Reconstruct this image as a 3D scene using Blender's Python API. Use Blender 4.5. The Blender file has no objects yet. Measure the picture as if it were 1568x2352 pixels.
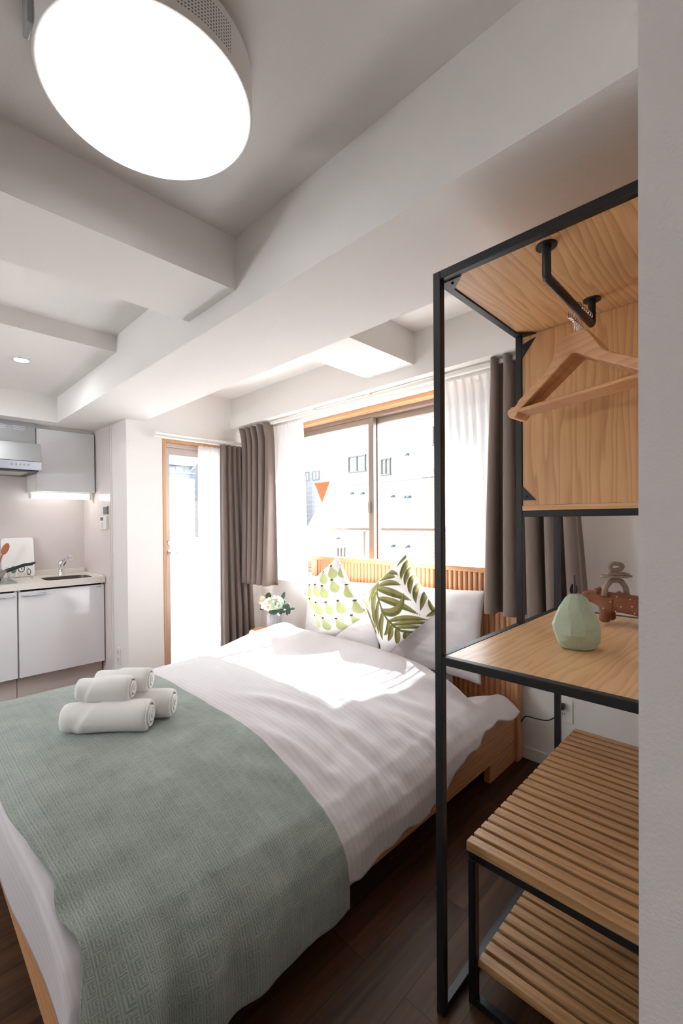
import bpy, bmesh, math, random
import numpy as np
from mathutils import Vector, Matrix, noise
random.seed(7)
SC = bpy.context.scene
COL = SC.collection
PI = math.pi

# ------------------------------------------------------------------ helpers
def lin(c):
    c = c / 255.0
    return c / 12.92 if c <= 0.04045 else ((c + 0.055) / 1.055) ** 2.4
def rgb(r, g, b): return (lin(r), lin(g), lin(b), 1.0)

def new_mat(name):
    m = bpy.data.materials.new(name); m.use_nodes = True
    nt = m.node_tree
    return m, nt, nt.nodes['Principled BSDF']
def N(nt, t, **kw):
    n = nt.nodes.new(t)
    for k, v in kw.items():
        if k in n.inputs: n.inputs[k].default_value = v
        else: setattr(n, k, v)
    return n
def L(nt, a, b): nt.links.new(a, b)
def M(nt, op, a, b=None, clamp=False):
    n = nt.nodes.new('ShaderNodeMath'); n.operation = op; n.use_clamp = clamp
    for i, v in enumerate((a, b)):
        if v is None: continue
        if isinstance(v, (int, float)): n.inputs[i].default_value = v
        else: nt.links.new(v, n.inputs[i])
    return n.outputs[0]

def plain(name, col, rough=0.5, metal=0.0, bump=0.0, bscale=200.0, spec=0.5, sheen=0.0, var=0.0, vscale=6.0, trans=0.0):
    m, nt, b = new_mat(name)
    b.inputs['Base Color'].default_value = col
    b.inputs['Roughness'].default_value = rough
    b.inputs['Metallic'].default_value = metal
    b.inputs['Specular IOR Level'].default_value = spec
    if sheen: b.inputs['Sheen Weight'].default_value = sheen
    tc = N(nt, 'ShaderNodeTexCoord')
    if var:
        nz = N(nt, 'ShaderNodeTexNoise', Scale=vscale, Detail=4.0)
        L(nt, tc.outputs['Object'], nz.inputs['Vector'])
        mx = N(nt, 'ShaderNodeMixRGB', blend_type='MULTIPLY'); mx.inputs[0].default_value = var
        mx.inputs[1].default_value = col
        L(nt, nz.outputs['Color'], mx.inputs[2]); 
        hs = N(nt, 'ShaderNodeRGBToBW'); L(nt, nz.outputs['Color'], hs.inputs[0])
        L(nt, hs.outputs[0], mx.inputs[2]); L(nt, mx.outputs[0], b.inputs['Base Color'])
    if bump:
        nz = N(nt, 'ShaderNodeTexNoise', Scale=bscale, Detail=3.0)
        L(nt, tc.outputs['Object'], nz.inputs['Vector'])
        bp = N(nt, 'ShaderNodeBump', Strength=bump, Distance=0.002)
        L(nt, nz.outputs['Fac'], bp.inputs['Height']); L(nt, bp.outputs['Normal'], b.inputs['Normal'])
    return m

def wood(name, dark, light, axis='y', bands=28.0, rough=0.42, dist=6.0, fine=0.35, seed=0.0, contrast=(0.3, 0.75)):
    """Growth-ring grain running along one axis of the object, with fine fibre lines."""
    m, nt, b = new_mat(name)
    tc = N(nt, 'ShaderNodeTexCoord'); mp = N(nt, 'ShaderNodeMapping')
    L(nt, tc.outputs['Object'], mp.inputs['Vector'])
    s = {'x': (0.10, 1, 1), 'y': (1, 0.10, 1), 'z': (1, 1, 0.10)}[axis]
    mp.inputs['Scale'].default_value = s; mp.inputs['Location'].default_value = (seed, seed * 0.7, seed * 0.3)
    nz = N(nt, 'ShaderNodeTexNoise', Scale=5.0, Detail=2.0, Roughness=0.45)
    L(nt, mp.outputs['Vector'], nz.inputs['Vector'])
    sep = N(nt, 'ShaderNodeSeparateXYZ'); L(nt, mp.outputs['Vector'], sep.inputs[0])
    cr = {'x': (1, 2), 'y': (0, 2), 'z': (0, 1)}[axis]
    lead = M(nt, 'ADD', M(nt, 'MULTIPLY', sep.outputs[cr[0]], 1.0), M(nt, 'MULTIPLY', sep.outputs[cr[1]], 0.9))
    nz2 = N(nt, 'ShaderNodeTexNoise', Scale=30.0, Detail=1.0); L(nt, mp.outputs['Vector'], nz2.inputs['Vector'])
    ph = M(nt, 'ADD', M(nt, 'MULTIPLY', lead, bands), M(nt, 'MULTIPLY', nz.outputs['Fac'], dist))
    ph = M(nt, 'ADD', ph, M(nt, 'MULTIPLY', nz2.outputs['Fac'], 2.6))
    fr = M(nt, 'FRACT', ph)
    ring = M(nt, 'POWER', fr, 1.6)
    edge = M(nt, 'MULTIPLY', M(nt, 'SUBTRACT', 1.0, fr), 9.0, clamp=True)
    ring = M(nt, 'MULTIPLY', ring, edge)
    mp2 = N(nt, 'ShaderNodeMapping'); L(nt, tc.outputs['Object'], mp2.inputs['Vector'])
    mp2.inputs['Scale'].default_value = tuple(v if v < 1 else 1 for v in {'x': (0.03, 1, 1), 'y': (1, 0.03, 1), 'z': (1, 1, 0.03)}[axis])
    nf = N(nt, 'ShaderNodeTexNoise', Scale=380.0, Detail=2.0); L(nt, mp2.outputs['Vector'], nf.inputs['Vector'])
    big = N(nt, 'ShaderNodeTexNoise', Scale=2.2, Detail=1.0); L(nt, mp.outputs['Vector'], big.inputs['Vector'])
    f = M(nt, 'ADD', M(nt, 'MULTIPLY', ring, 0.75), M(nt, 'MULTIPLY', M(nt, 'SUBTRACT', nf.outputs['Fac'], 0.5), fine * 1.6))
    f = M(nt, 'ADD', f, M(nt, 'MULTIPLY', M(nt, 'SUBTRACT', big.outputs['Fac'], 0.5), 0.9), clamp=True)
    cr_ = N(nt, 'ShaderNodeValToRGB'); L(nt, f, cr_.inputs[0])
    cr_.color_ramp.elements[0].position = 0.0; cr_.color_ramp.elements[0].color = light
    cr_.color_ramp.elements[1].position = 1.0; cr_.color_ramp.elements[1].color = dark
    L(nt, cr_.outputs[0], b.inputs['Base Color'])
    b.inputs['Roughness'].default_value = rough
    bp = N(nt, 'ShaderNodeBump', Strength=0.15, Distance=0.001); L(nt, nf.outputs['Fac'], bp.inputs['Height'])
    L(nt, bp.outputs['Normal'], b.inputs['Normal'])
    return m

def emis(name, col, strength):
    m = bpy.data.materials.new(name); m.use_nodes = True; nt = m.node_tree; nt.nodes.clear()
    e = N(nt, 'ShaderNodeEmission', Strength=strength); e.inputs[0].default_value = col
    o = N(nt, 'ShaderNodeOutputMaterial'); L(nt, e.outputs[0], o.inputs[0]); return m

def glass(name, gloss=0.06, tint=(0.97, 0.985, 0.98, 1)):
    m = bpy.data.materials.new(name); m.use_nodes = True; nt = m.node_tree; nt.nodes.clear()
    t = N(nt, 'ShaderNodeBsdfTransparent'); t.inputs[0].default_value = tint
    g = N(nt, 'ShaderNodeBsdfGlossy'); g.inputs['Roughness'].default_value = 0.02
    lw = N(nt, 'ShaderNodeLayerWeight', Blend=0.5)
    fr = M(nt, 'ADD', M(nt, 'MULTIPLY', M(nt, 'POWER', lw.outputs['Facing'], 5.0), 0.6), 0.025)
    mx = N(nt, 'ShaderNodeMixShader'); L(nt, fr, mx.inputs[0]); L(nt, t.outputs[0], mx.inputs[1]); L(nt, g.outputs[0], mx.inputs[2])
    o = N(nt, 'ShaderNodeOutputMaterial'); L(nt, mx.outputs[0], o.inputs[0]); return m

def sheer(name, col=(0.92, 0.92, 0.93, 1), see=0.3):
    m = bpy.data.materials.new(name); m.use_nodes = True; nt = m.node_tree; nt.nodes.clear()
    d = N(nt, 'ShaderNodeBsdfDiffuse'); d.inputs[0].default_value = col
    tl = N(nt, 'ShaderNodeBsdfTranslucent'); tl.inputs[0].default_value = col
    tp = N(nt, 'ShaderNodeBsdfTransparent')
    a = N(nt, 'ShaderNodeMixShader'); a.inputs[0].default_value = 0.6; L(nt, d.outputs[0], a.inputs[1]); L(nt, tl.outputs[0], a.inputs[2])
    c = N(nt, 'ShaderNodeMixShader'); c.inputs[0].default_value = see; L(nt, a.outputs[0], c.inputs[1]); L(nt, tp.outputs[0], c.inputs[2])
    o = N(nt, 'ShaderNodeOutputMaterial'); L(nt, c.outputs[0], o.inputs[0]); return m

def wloc(o):
    v = Vector((0, 0, 0))
    while o is not None:
        v += o.location; o = o.parent
    return v

def obj(name, bm, mat, parent=None, smooth=False, bevel=0.0, seg=2, label=None, loc=None, auto=None, up=False):
    """Geometry comes in world coordinates; the object's origin sits at its parent (or at loc)."""
    me = bpy.data.meshes.new(name)
    base = wloc(parent) if parent is not None else Vector(loc if loc is not None else (0, 0, 0))
    if base.length: bmesh.ops.translate(bm, verts=bm.verts, vec=-base)
    bmesh.ops.recalc_face_normals(bm, faces=bm.faces)
    if up and sum(fc.normal.z for fc in bm.faces) < 0: bmesh.ops.reverse_faces(bm, faces=bm.faces)
    bm.to_mesh(me); bm.free()
    if isinstance(mat, (list, tuple)):
        for x in mat: me.materials.append(x)
    else: me.materials.append(mat)
    o = bpy.data.objects.new(name, me); COL.objects.link(o)
    if parent is not None: o.parent = parent
    else: o.location = base
    if smooth:
        me.polygons.foreach_set('use_smooth', [True] * len(me.polygons))
        if auto:
            me.set_sharp_from_angle(angle=math.radians(auto))
    if bevel:
        md = o.modifiers.new('bevel', 'BEVEL'); md.width = bevel; md.segments = seg; md.limit_method = 'ANGLE'; md.angle_limit = 0.6
    if label: o['label'] = label
    return o

def tag(o, label, cat, group=None):
    o['label'] = label; o['category'] = cat
    if group: o['group'] = group
    return o
def thing(name, label, cat, loc=(0, 0, 0), group=None):
    o = bpy.data.objects.new(name, None); COL.objects.link(o); o.location = loc; o.empty_display_size = 0.1
    return tag(o, label, cat, group)
def struct(name, bm, mat, **kw):
    o = obj(name, bm, mat, **kw)
    if o.parent is None: o['kind'] = 'structure'
    return o

def B(): return bmesh.new()
def box(bm, x0, x1, y0, y1, z0, z1, mi=0):
    if x0 > x1: x0, x1 = x1, x0
    if y0 > y1: y0, y1 = y1, y0
    if z0 > z1: z0, z1 = z1, z0
    v = [bm.verts.new(p) for p in ((x0, y0, z0), (x1, y0, z0), (x1, y1, z0), (x0, y1, z0), (x0, y0, z1), (x1, y0, z1), (x1, y1, z1), (x0, y1, z1))]
    for f in ((3, 2, 1, 0), (4, 5, 6, 7), (0, 1, 5, 4), (1, 2, 6, 5), (2, 3, 7, 6), (3, 0, 4, 7)):
        fc = bm.faces.new([v[i] for i in f]); fc.material_index = mi
    return v
def bx(*a): bm = B(); box(bm, *a); return bm
def prism(bm, pts, ax, a0, a1):
    """Extrude a closed outline (list of 2-D points) along axis ax from a0 to a1."""
    def mk(p, a): return {'x': (a, p[0], p[1]), 'y': (p[0], a, p[1]), 'z': (p[0], p[1], a)}[ax]
    A = [bm.verts.new(mk(p, a0)) for p in pts]; C = [bm.verts.new(mk(p, a1)) for p in pts]
    n = len(pts)
    bm.faces.new(A); bm.faces.new(C[::-1])
    for i in range(n): bm.faces.new((A[i], A[(i + 1) % n], C[(i + 1) % n], C[i]))
    return A + C
def tube(bm, pts, r, seg=10, closed=False, rads=None):
    pts = [Vector(p) for p in pts]; n = len(pts); rings = []
    up = None
    for i in range(n):
        if closed: t = pts[(i + 1) % n] - pts[i - 1]
        else: t = pts[min(i + 1, n - 1)] - pts[max(i - 1, 0)]
        t.normalize()
        if up is None:
            up = t.orthogonal().normalized()
        up = (up - t * up.dot(t)).normalized(); s = t.cross(up)
        rr = rads[i] if rads else r
        rings.append([bm.verts.new(pts[i] + (up * math.cos(k * 2 * PI / seg) + s * math.sin(k * 2 * PI / seg)) * rr) for k in range(seg)])
    for i in range(n if closed else n - 1):
        a, b = rings[i], rings[(i + 1) % n]
        for k in range(seg): bm.faces.new((a[k], a[(k + 1) % seg], b[(k + 1) % seg], b[k]))
    if not closed:
        bm.faces.new(rings[0][::-1]); bm.faces.new(rings[-1])
def lathe(bm, prof, c, seg=32, caps=True, fn=None):
    """prof: list of (radius, z); c: centre (x, y, z0). fn(theta, r, z)->r shapes the rim."""
    rings = []
    for r, z in prof:
        rings.append([bm.verts.new((c[0] + (fn(k * 2 * PI / seg, r, z) if fn else r) * math.cos(k * 2 * PI / seg), c[1] + (fn(k * 2 * PI / seg, r, z) if fn else r) * math.sin(k * 2 * PI / seg), c[2] + z)) for k in range(seg)])
    for a, b in zip(rings, rings[1:]):
        for k in range(seg): bm.faces.new((a[k], a[(k + 1) % seg], b[(k + 1) % seg], b[k]))
    if caps:
        if prof[0][0] > 1e-5: bm.faces.new(rings[0][::-1])
        if prof[-1][0] > 1e-5: bm.faces.new(rings[-1])
def ball(bm, c, rx, ry, rz, seg=16, rot=None):
    r = bmesh.ops.create_uvsphere(bm, u_segments=seg, v_segments=max(6, seg // 2), radius=1.0)
    mt = Matrix.Translation(c) @ (rot.to_4x4() if rot else Matrix()) @ Matrix.Diagonal((rx, ry, rz, 1))
    bmesh.ops.transform(bm, matrix=mt, verts=r['verts'])
def gridmesh(P, closed_u=False):
    """P: array (nu, nv, 3) -> bmesh of quads; also returns vertex table."""
    bm = B(); nu, nv = P.shape[:2]
    V = [[bm.verts.new(P[i, j]) for j in range(nv)] for i in range(nu)]
    for i in range(nu if closed_u else nu - 1):
        for j in range(nv - 1):
            bm.faces.new((V[i][j], V[(i + 1) % nu][j], V[(i + 1) % nu][j + 1], V[i][j + 1]))
    return bm, V
def solidify(o, t, off=-1.0):
    md = o.modifiers.new('solidify', 'SOLIDIFY'); md.thickness = t; md.offset = off
def sst(a, b, x):
    t = np.clip((x - a) / (b - a), 0, 1); return t * t * (3 - 2 * t)
def dup(root):
    r = root.copy(); COL.objects.link(r)
    for ch in root.children:
        c = ch.copy(); COL.objects.link(c); c.parent = r
        for g in ch.children:
            d = g.copy(); COL.objects.link(d); d.parent = c
    return r

# ------------------------------------------------------------------ light levels
E_LAMP, E_DOWN, E_HALL_FILL, E_TUBE, E_SUN, E_SKY, EXPO, E_FILL_GLOBE = 0.75, 40.0, 1.0, 2.2, 12.5, 2.3, 2.2, 13.0  # hall and globe levels drive fill lights added out of view
# ------------------------------------------------------------------ materials
WALL = plain('white_wallpaper', rgb(232, 228, 225), 0.85, bump=0.35, bscale=230, spec=0.2)
CEIL = plain('white_ceiling_paper', rgb(233, 230, 227), 0.9, bump=0.25, bscale=230, spec=0.2)
PANEL = plain('kitchen_wall_panel', rgb(216, 207, 203), 0.28, var=0.12, vscale=9)
GPANEL = plain('glossy_side_panel', rgb(222, 212, 208), 0.16)
WHITEG = plain('white_gloss', rgb(232, 230, 232), 0.09)
WHITEM = plain('white_matt_front', rgb(222, 222, 224), 0.35)
COUNTER = plain('cream_counter', rgb(232, 226, 218), 0.25, var=0.05, vscale=60)
STEEL = plain('brushed_steel', rgb(176, 178, 180), 0.36, 0.85)
STEELL = plain('light_steel', rgb(205, 208, 222), 0.35, 0.6)
CHROME = plain('chrome', rgb(225, 225, 228), 0.08, 1.0)
DARK = plain('dark_plastic', rgb(38, 38, 40), 0.4)
BLACK = plain('black_powder_coat', rgb(27, 27, 28), 0.42, 0.2, bump=0.12, bscale=900)
ALUL = plain('pale_aluminium', rgb(184, 170, 160), 0.4, 0.3)
ALU = plain('champagne_aluminium', rgb(150, 136, 126), 0.38, 0.45)
WPLAST = plain('white_plastic', rgb(232, 230, 226), 0.35)
GREYP = plain('grey_screen', rgb(110, 112, 118), 0.3)
PINE_Y = wood('pine_along', rgb(176, 124, 76), rgb(222, 178, 128), 'y', bands=44, dist=10)
PINE_Z = wood('pine_upright', rgb(186, 130, 80), rgb(222, 176, 122), 'z', bands=44, dist=9, seed=3.3)
PINE_X = wood('pine_slat', rgb(190, 138, 88), rgb(228, 182, 132), 'x', bands=45, dist=3, seed=5.1, fine=0.25)
BENCHW = wood('bench_wood', rgb(132, 94, 58), rgb(176, 135, 92), 'x', bands=45, dist=3, seed=9.1, fine=0.25)
HANGW = wood('hanger_wood', rgb(196, 136, 88), rgb(216, 164, 114), 'x', bands=60, dist=2, seed=1.7, fine=0.25)
OAK_Z = wood('oak_upright', rgb(174, 118, 78), rgb(206, 154, 112), 'z', bands=60, dist=3, seed=2.1, fine=0.3)
OAK_Y = wood('oak_along', rgb(160, 104, 66), rgb(206, 150, 104), 'y', bands=50, dist=4, seed=8.2, fine=0.3)
OAK_X = wood('oak_across', rgb(176, 118, 76), rgb(214, 160, 112), 'x', bands=50, dist=4, seed=6.2, fine=0.3)
TRIMW = wood('trim_wood', rgb(180, 126, 82), rgb(206, 154, 108), 'z', bands=40, dist=2, seed=4.0)
TRIMX = wood('trim_wood_across', rgb(176, 122, 78), rgb(204, 150, 104), 'x', bands=40, dist=2, seed=4.4)
LINEN = plain('white_duvet_cotton', rgb(226, 223, 226), 0.9, bump=0.2, bscale=700, spec=0.15, sheen=0.15)
COTTON = plain('white_pillow_cotton', rgb(228, 225, 226), 0.9, bump=0.15, bscale=600, spec=0.15, sheen=0.1)
TERRY = plain('white_terry', rgb(248, 246, 244), 0.95, bump=0.9, bscale=520, spec=0.1, sheen=0.4)
TAUPE = plain('taupe_curtain_cloth', rgb(128, 114, 106), 0.85, bump=0.25, bscale=900, spec=0.2, sheen=0.25)
SHEER = sheer('white_sheer_cloth')
GLASS = glass('clear_glass')
CLAY = plain('sage_speckled_clay', rgb(184, 199, 174), 0.75, var=0.25, vscale=40, bump=0.3, bscale=300)
TERRA = plain('terracotta_clay', rgb(140, 84, 54), 0.7, var=0.35, vscale=28, bump=0.3, bscale=300)
STONE = plain('grey_brown_clay', rgb(158, 138, 124), 0.8, var=0.3, vscale=60, bump=0.4, bscale=220)
DOT = plain('cream_glaze', rgb(222, 200, 176), 0.5)

def duvet_mat():
    m, nt, b = new_mat('striped_sateen_duvet')
    b.inputs['Roughness'].default_value = 0.85; b.inputs['Specular IOR Level'].default_value = 0.15
    b.inputs['Sheen Weight'].default_value = 0.12
    uv = N(nt, 'ShaderNodeUVMap'); sp = N(nt, 'ShaderNodeSeparateXYZ'); L(nt, uv.outputs[0], sp.inputs[0])
    s = M(nt, 'SINE', M(nt, 'MULTIPLY', sp.outputs[1], 2 * PI / 0.022))
    st = M(nt, 'MULTIPLY', M(nt, 'ADD', s, 0.2), 3.0, clamp=True)
    mx = N(nt, 'ShaderNodeMixRGB'); L(nt, st, mx.inputs[0]); mx.inputs[1].default_value = rgb(206, 201, 203); mx.inputs[2].default_value = rgb(211, 206, 208)
    L(nt, mx.outputs[0], b.inputs['Base Color'])
    nz = N(nt, 'ShaderNodeTexNoise', Scale=900.0); bp = N(nt, 'ShaderNodeBump', Strength=0.12, Distance=0.001)
    L(nt, nz.outputs['Fac'], bp.inputs['Height']); L(nt, bp.outputs['Normal'], b.inputs['Normal'])
    return m
DUVET = duvet_mat()

def throw_mat():
    m, nt, b = new_mat('sage_jacquard')
    b.inputs['Roughness'].default_value = 0.9; b.inputs['Specular IOR Level'].default_value = 0.15; b.inputs['Sheen Weight'].default_value = 0.15
    uv = N(nt, 'ShaderNodeUVMap'); sp = N(nt, 'ShaderNodeSeparateXYZ'); L(nt, uv.outputs[0], sp.inputs[0])
    q = M(nt, 'MULTIPLY', sp.outputs[1], 1 / 0.030)
    row = M(nt, 'FLOOR', q)
    p = M(nt, 'ADD', M(nt, 'MULTIPLY', sp.outputs[0], 1 / 0.024), M(nt, 'MULTIPLY', row, 0.5))
    fu = M(nt, 'FRACT', p); fv = M(nt, 'FRACT', q)
    d = M(nt, 'MAXIMUM', M(nt, 'MULTIPLY', M(nt, 'ABSOLUTE', M(nt, 'SUBTRACT', fu, 0.36)), 1.5), fv)
    line = M(nt, 'SINE', M(nt, 'MULTIPLY', d, 2 * PI * 4.0))
    line = M(nt, 'ADD', M(nt, 'MULTIPLY', line, 0.5), 0.5)
    edge = M(nt, 'GREATER_THAN', M(nt, 'MAXIMUM', fv, fu), 0.94)
    h = M(nt, 'ADD', M(nt, 'MULTIPLY', line, 0.6), M(nt, 'MULTIPLY', edge, 0.5), clamp=True)
    tc = N(nt, 'ShaderNodeTexCoord')
    nz = N(nt, 'ShaderNodeTexNoise', Scale=420.0, Detail=3.0); L(nt, tc.outputs['Object'], nz.inputs['Vector'])
    nb = N(nt, 'ShaderNodeTexNoise', Scale=14.0, Detail=3.0); L(nt, tc.outputs['Object'], nb.inputs['Vector'])
    f = M(nt, 'ADD', M(nt, 'MULTIPLY', h, 0.55), M(nt, 'MULTIPLY', nz.outputs['Fac'], 0.45))
    f = M(nt, 'ADD', f, M(nt, 'MULTIPLY', M(nt, 'SUBTRACT', nb.outputs['Fac'], 0.5), 0.5), clamp=True)
    mx = N(nt, 'ShaderNodeMixRGB'); L(nt, f, mx.inputs[0]); mx.inputs[1].default_value = rgb(112, 124, 117); mx.inputs[2].default_value = rgb(186, 193, 186)
    L(nt, mx.outputs[0], b.inputs['Base Color'])
    bp = N(nt, 'ShaderNodeBump', Strength=0.5, Distance=0.002); L(nt, h, bp.inputs['Height']); L(nt, bp.outputs['Normal'], b.inputs['Normal'])
    return m
THROW = throw_mat()

def floor_mat():
    m, nt, b = new_mat('dark_wood_floor')
    tc = N(nt, 'ShaderNodeTexCoord'); mp = N(nt, 'ShaderNodeMapping'); L(nt, tc.outputs['Object'], mp.inputs['Vector'])
    mp.inputs['Rotation'].default_value = (0, 0, PI / 2)
    br = N(nt, 'ShaderNodeTexBrick', Scale=1.0); br.offset = 0.37
    L(nt, mp.outputs['Vector'], br.inputs['Vector'])
    br.inputs['Brick Width'].default_value = 0.92; br.inputs['Row Height'].default_value = 0.135; br.inputs['Mortar Size'].default_value = 0.0012
    br.inputs['Color1'].default_value = (0.2, 0.2, 0.2, 1); br.inputs['Color2'].default_value = (0.8, 0.8, 0.8, 1); br.inputs['Mortar'].default_value = (0, 0, 0, 1)
    mp2 = N(nt, 'ShaderNodeMapping'); L(nt, tc.outputs['Object'], mp2.inputs['Vector']); mp2.inputs['Scale'].default_value = (1, 0.07, 1)
    off = N(nt, 'ShaderNodeVectorMath', operation='ADD'); L(nt, mp2.outputs['Vector'], off.inputs[0])
    sc = N(nt, 'ShaderNodeVectorMath', operation='SCALE'); L(nt, br.outputs['Color'], sc.inputs[0]); sc.inputs['Scale'].default_value = 7.0
    L(nt, sc.outputs[0], off.inputs[1])
    nz = N(nt, 'ShaderNodeTexNoise', Scale=26.0, Detail=5.0, Roughness=0.6, Distortion=0.6); L(nt, off.outputs[0], nz.inputs['Vector'])
    f = M(nt, 'ADD', M(nt, 'MULTIPLY', nz.outputs['Fac'], 1.5), M(nt, 'MULTIPLY', br.outputs['Color'], 0.35))
    f = M(nt, 'SUBTRACT', f, 0.45, clamp=True)
    cr = N(nt, 'ShaderNodeValToRGB'); L(nt, f, cr.inputs[0])
    cr.color_ramp.elements[0].color = rgb(32, 20, 12); cr.color_ramp.elements[1].color = rgb(98, 68, 45)
    mx = N(nt, 'ShaderNodeMixRGB', blend_type='MULTIPLY'); L(nt, M(nt, 'MULTIPLY', br.outputs['Fac'], 0.6), mx.inputs[0]); L(nt, cr.outputs[0], mx.inputs[1]); mx.inputs[2].default_value = (0.1, 0.08, 0.06, 1)
    L(nt, mx.outputs[0], b.inputs['Base Color']); b.inputs['Roughness'].default_value = 0.5; b.inputs['Specular IOR Level'].default_value = 0.2
    return m
FLOOR = floor_mat()

# ------------------------------------------------------------------ setting
XD = -3.2      # door wall face
YW = 2.30      # window wall face
bm = B(); box(bm, -4.3, 1.6, -2.3, 1.425, -0.12, 0.0); box(bm, -3.36, 1.6, 1.425, 2.3, -0.12, 0.0)
struct('floor', bm, FLOOR)
bm = B()
box(bm, -1.335, 1.6, -2.3, 0.862, 2.21, 2.6); box(bm, -2.483, -1.676, -2.3, 0.862, 2.216, 2.6)
box(bm, -3.657, -2.483, -2.3, 0.862, 2.13, 2.6); box(bm, -3.4, 1.6, 1.29, 2.5, 2.24, 2.6)
struct('ceiling', bm, CEIL)
struct('trim_1', bx(-4.3, 1.6, 0.862, 1.29, 1.95, 2.6), CEIL)["label"] = 'long white ceiling beam'
struct('trim_2', bx(-1.676, -1.335, -2.3, 0.862, 2.03, 2.6), CEIL)
struct('trim_3', bx(-4.3, -3.657, -2.3, 0.862, 1.95, 2.6), CEIL)
struct('trim_4', bx(-1.71, -1.385, 1.29, 2.007, 2.065, 2.6), CEIL)
struct('trim_5', bx(XD, 1.6, 2.007, YW, 2.0, 2.6), CEIL)
# walls
bm = B()
box(bm, -4.3, XD, 1.169, 1.425, 0, 2.3)                     # pillar beside the kitchen
box(bm, -3.36, XD, 1.425, 2.19, 1.845, 2.3); box(bm, -3.36, XD, 2.19, 2.5, -0.1, 2.3)
struct('wall_left', bm, WALL)
bm = B()
box(bm, XD, -2.97, YW, 2.5, 0, 2.1); box(bm, -0.97, 1.6, YW, 2.5, 0, 2.3)
box(bm, -2.97, -0.97, YW, 2.5, -0.1, 0.80); box(bm, -2.97, -0.97, YW, 2.5, 2.04, 2.3)
struct('wall_back', bm, WALL)
struct('wall_kitchen', bx(-4.3, -4.12, -2.3, 1.169, 0, 2.0), PANEL)
struct('wall_right', bx(-0.015, 0.12, 0.90, YW, 0, 2.3), WALL)
struct('wall_near', bx(-0.1150, 1.6, 0.62, 0.90, 0, 2.3), WALL)
struct('wall_hall', bx(1.6, 1.75, -2.3, 0.9, 0, 2.6), WALL)
struct('wall_front', bx(-4.3, 1.75, -2.45, -2.3, 0, 2.6), WALL)
struct('trim_6', bx(-4.12, -3.492, 1.156, 1.1685, 0.0, 1.95), GPANEL)
struct('trim_7', bx(-3.495, -3.480, 1.160, 1.1685, 0.0, 1.95), WPLAST)
bm = B(); box(bm, -0.93, -0.02, YW - 0.008, YW, 0, 0.06); struct('baseboard_back', bm, WPLAST, bevel=0.002)
struct('baseboard_left', bx(XD, XD + 0.008, 1.17, 1.42, 0, 0.06), WPLAST, bevel=0.002)

# ------------------------------------------------------------------ window
w = thing('window_1', 'wide two pane sliding window with aluminium sashes above the headboard', 'window', (-1.97, 2.38, 0.8)); w['kind'] = 'structure'
bm = B()
box(bm, -2.97, -0.97, YW - 0.006, 2.36, 1.975, 2.04)       # head board
box(bm, -2.97, -2.94, YW - 0.006, 2.36, 0.82, 1.975); box(bm, -1.0, -0.97, YW - 0.006, 2.36, 0.82, 1.975)
obj('wood_frame', bm, TRIMX, w, bevel=0.002)
obj('window_sill', bx(-2.99, -0.95, YW - 0.035, 2.36, 0.80, 0.822), TRIMX, w, bevel=0.002)
bm = B()
for a in ((-2.94, -1.0, 2.36, 2.46, 1.945, 1.975), (-2.94, -1.0, 2.36, 2.46, 0.822, 0.86), (-2.94, -2.91, 2.36, 2.46, 0.86, 1.945), (-1.03, -1.0, 2.36, 2.46, 0.86, 1.945)): box(bm, *a)
obj('outer_frame', bm, ALU, w, bevel=0.002)
def sash(x0, x1, y, nm):
    bm = B(); t = 0.044
    box(bm, x0, x0 + t, y, y + 0.032, 0.86, 1.945); box(bm, x1 - t, x1, y, y + 0.032, 0.86, 1.945)
    box(bm, x0 + t, x1 - t, y, y + 0.032, 1.905, 1.945); box(bm, x0 + t, x1 - t, y, y + 0.032, 0.86, 0.91)
    s = obj('sash', bm, ALU, w, bevel=0.0015)
    obj('pane', bx(x0 + t, x1 - t, y + 0.013, y + 0.017, 0.91, 1.905), GLASS, s)
    return s
s1 = sash(-2.91, -1.975, 2.37, 'l'); s2 = sash(-2.015, -1.03, 2.41, 'r')
bm = B(); box(bm, -2.012, -2.0, 2.352, 2.37, 1.28, 1.36); obj('latch', bm, ALU, s1, bevel=0.002)
# red down-pointing triangle stuck on the left pane
bm = B(); prism(bm, [(-2.590, 1.530), (-2.420, 1.530), (-2.505, 1.372)], 'y', 2.381, 2.3825)
obj('red_triangle_sticker', bm, sheer('red_film', (0.78, 0.12, 0.06, 1), 0.10), s1, label='red inverted triangle sticker')

# curtain track under the boxed soffit
t = thing('curtain_rail', 'white double curtain track under the soffit above the wide window', 'curtain rail', (-1.9, 2.12, 1.995), 'curtain rails')
for y in (2.075, 2.150):
    bm = B(); box(bm, -3.18, -0.30, y - 0.010, y + 0.010, 1.972, 1.992); obj('track', bm, WPLAST, t, bevel=0.003)
for x in (-2.75, -2.25, -1.75, -1.25, -0.7):
    bm = B(); box(bm, x - 0.012, x + 0.012, 2.060, 2.165, 1.992, 2.0005); obj('bracket', bm, WPLAST, t, bevel=0.002)

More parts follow.
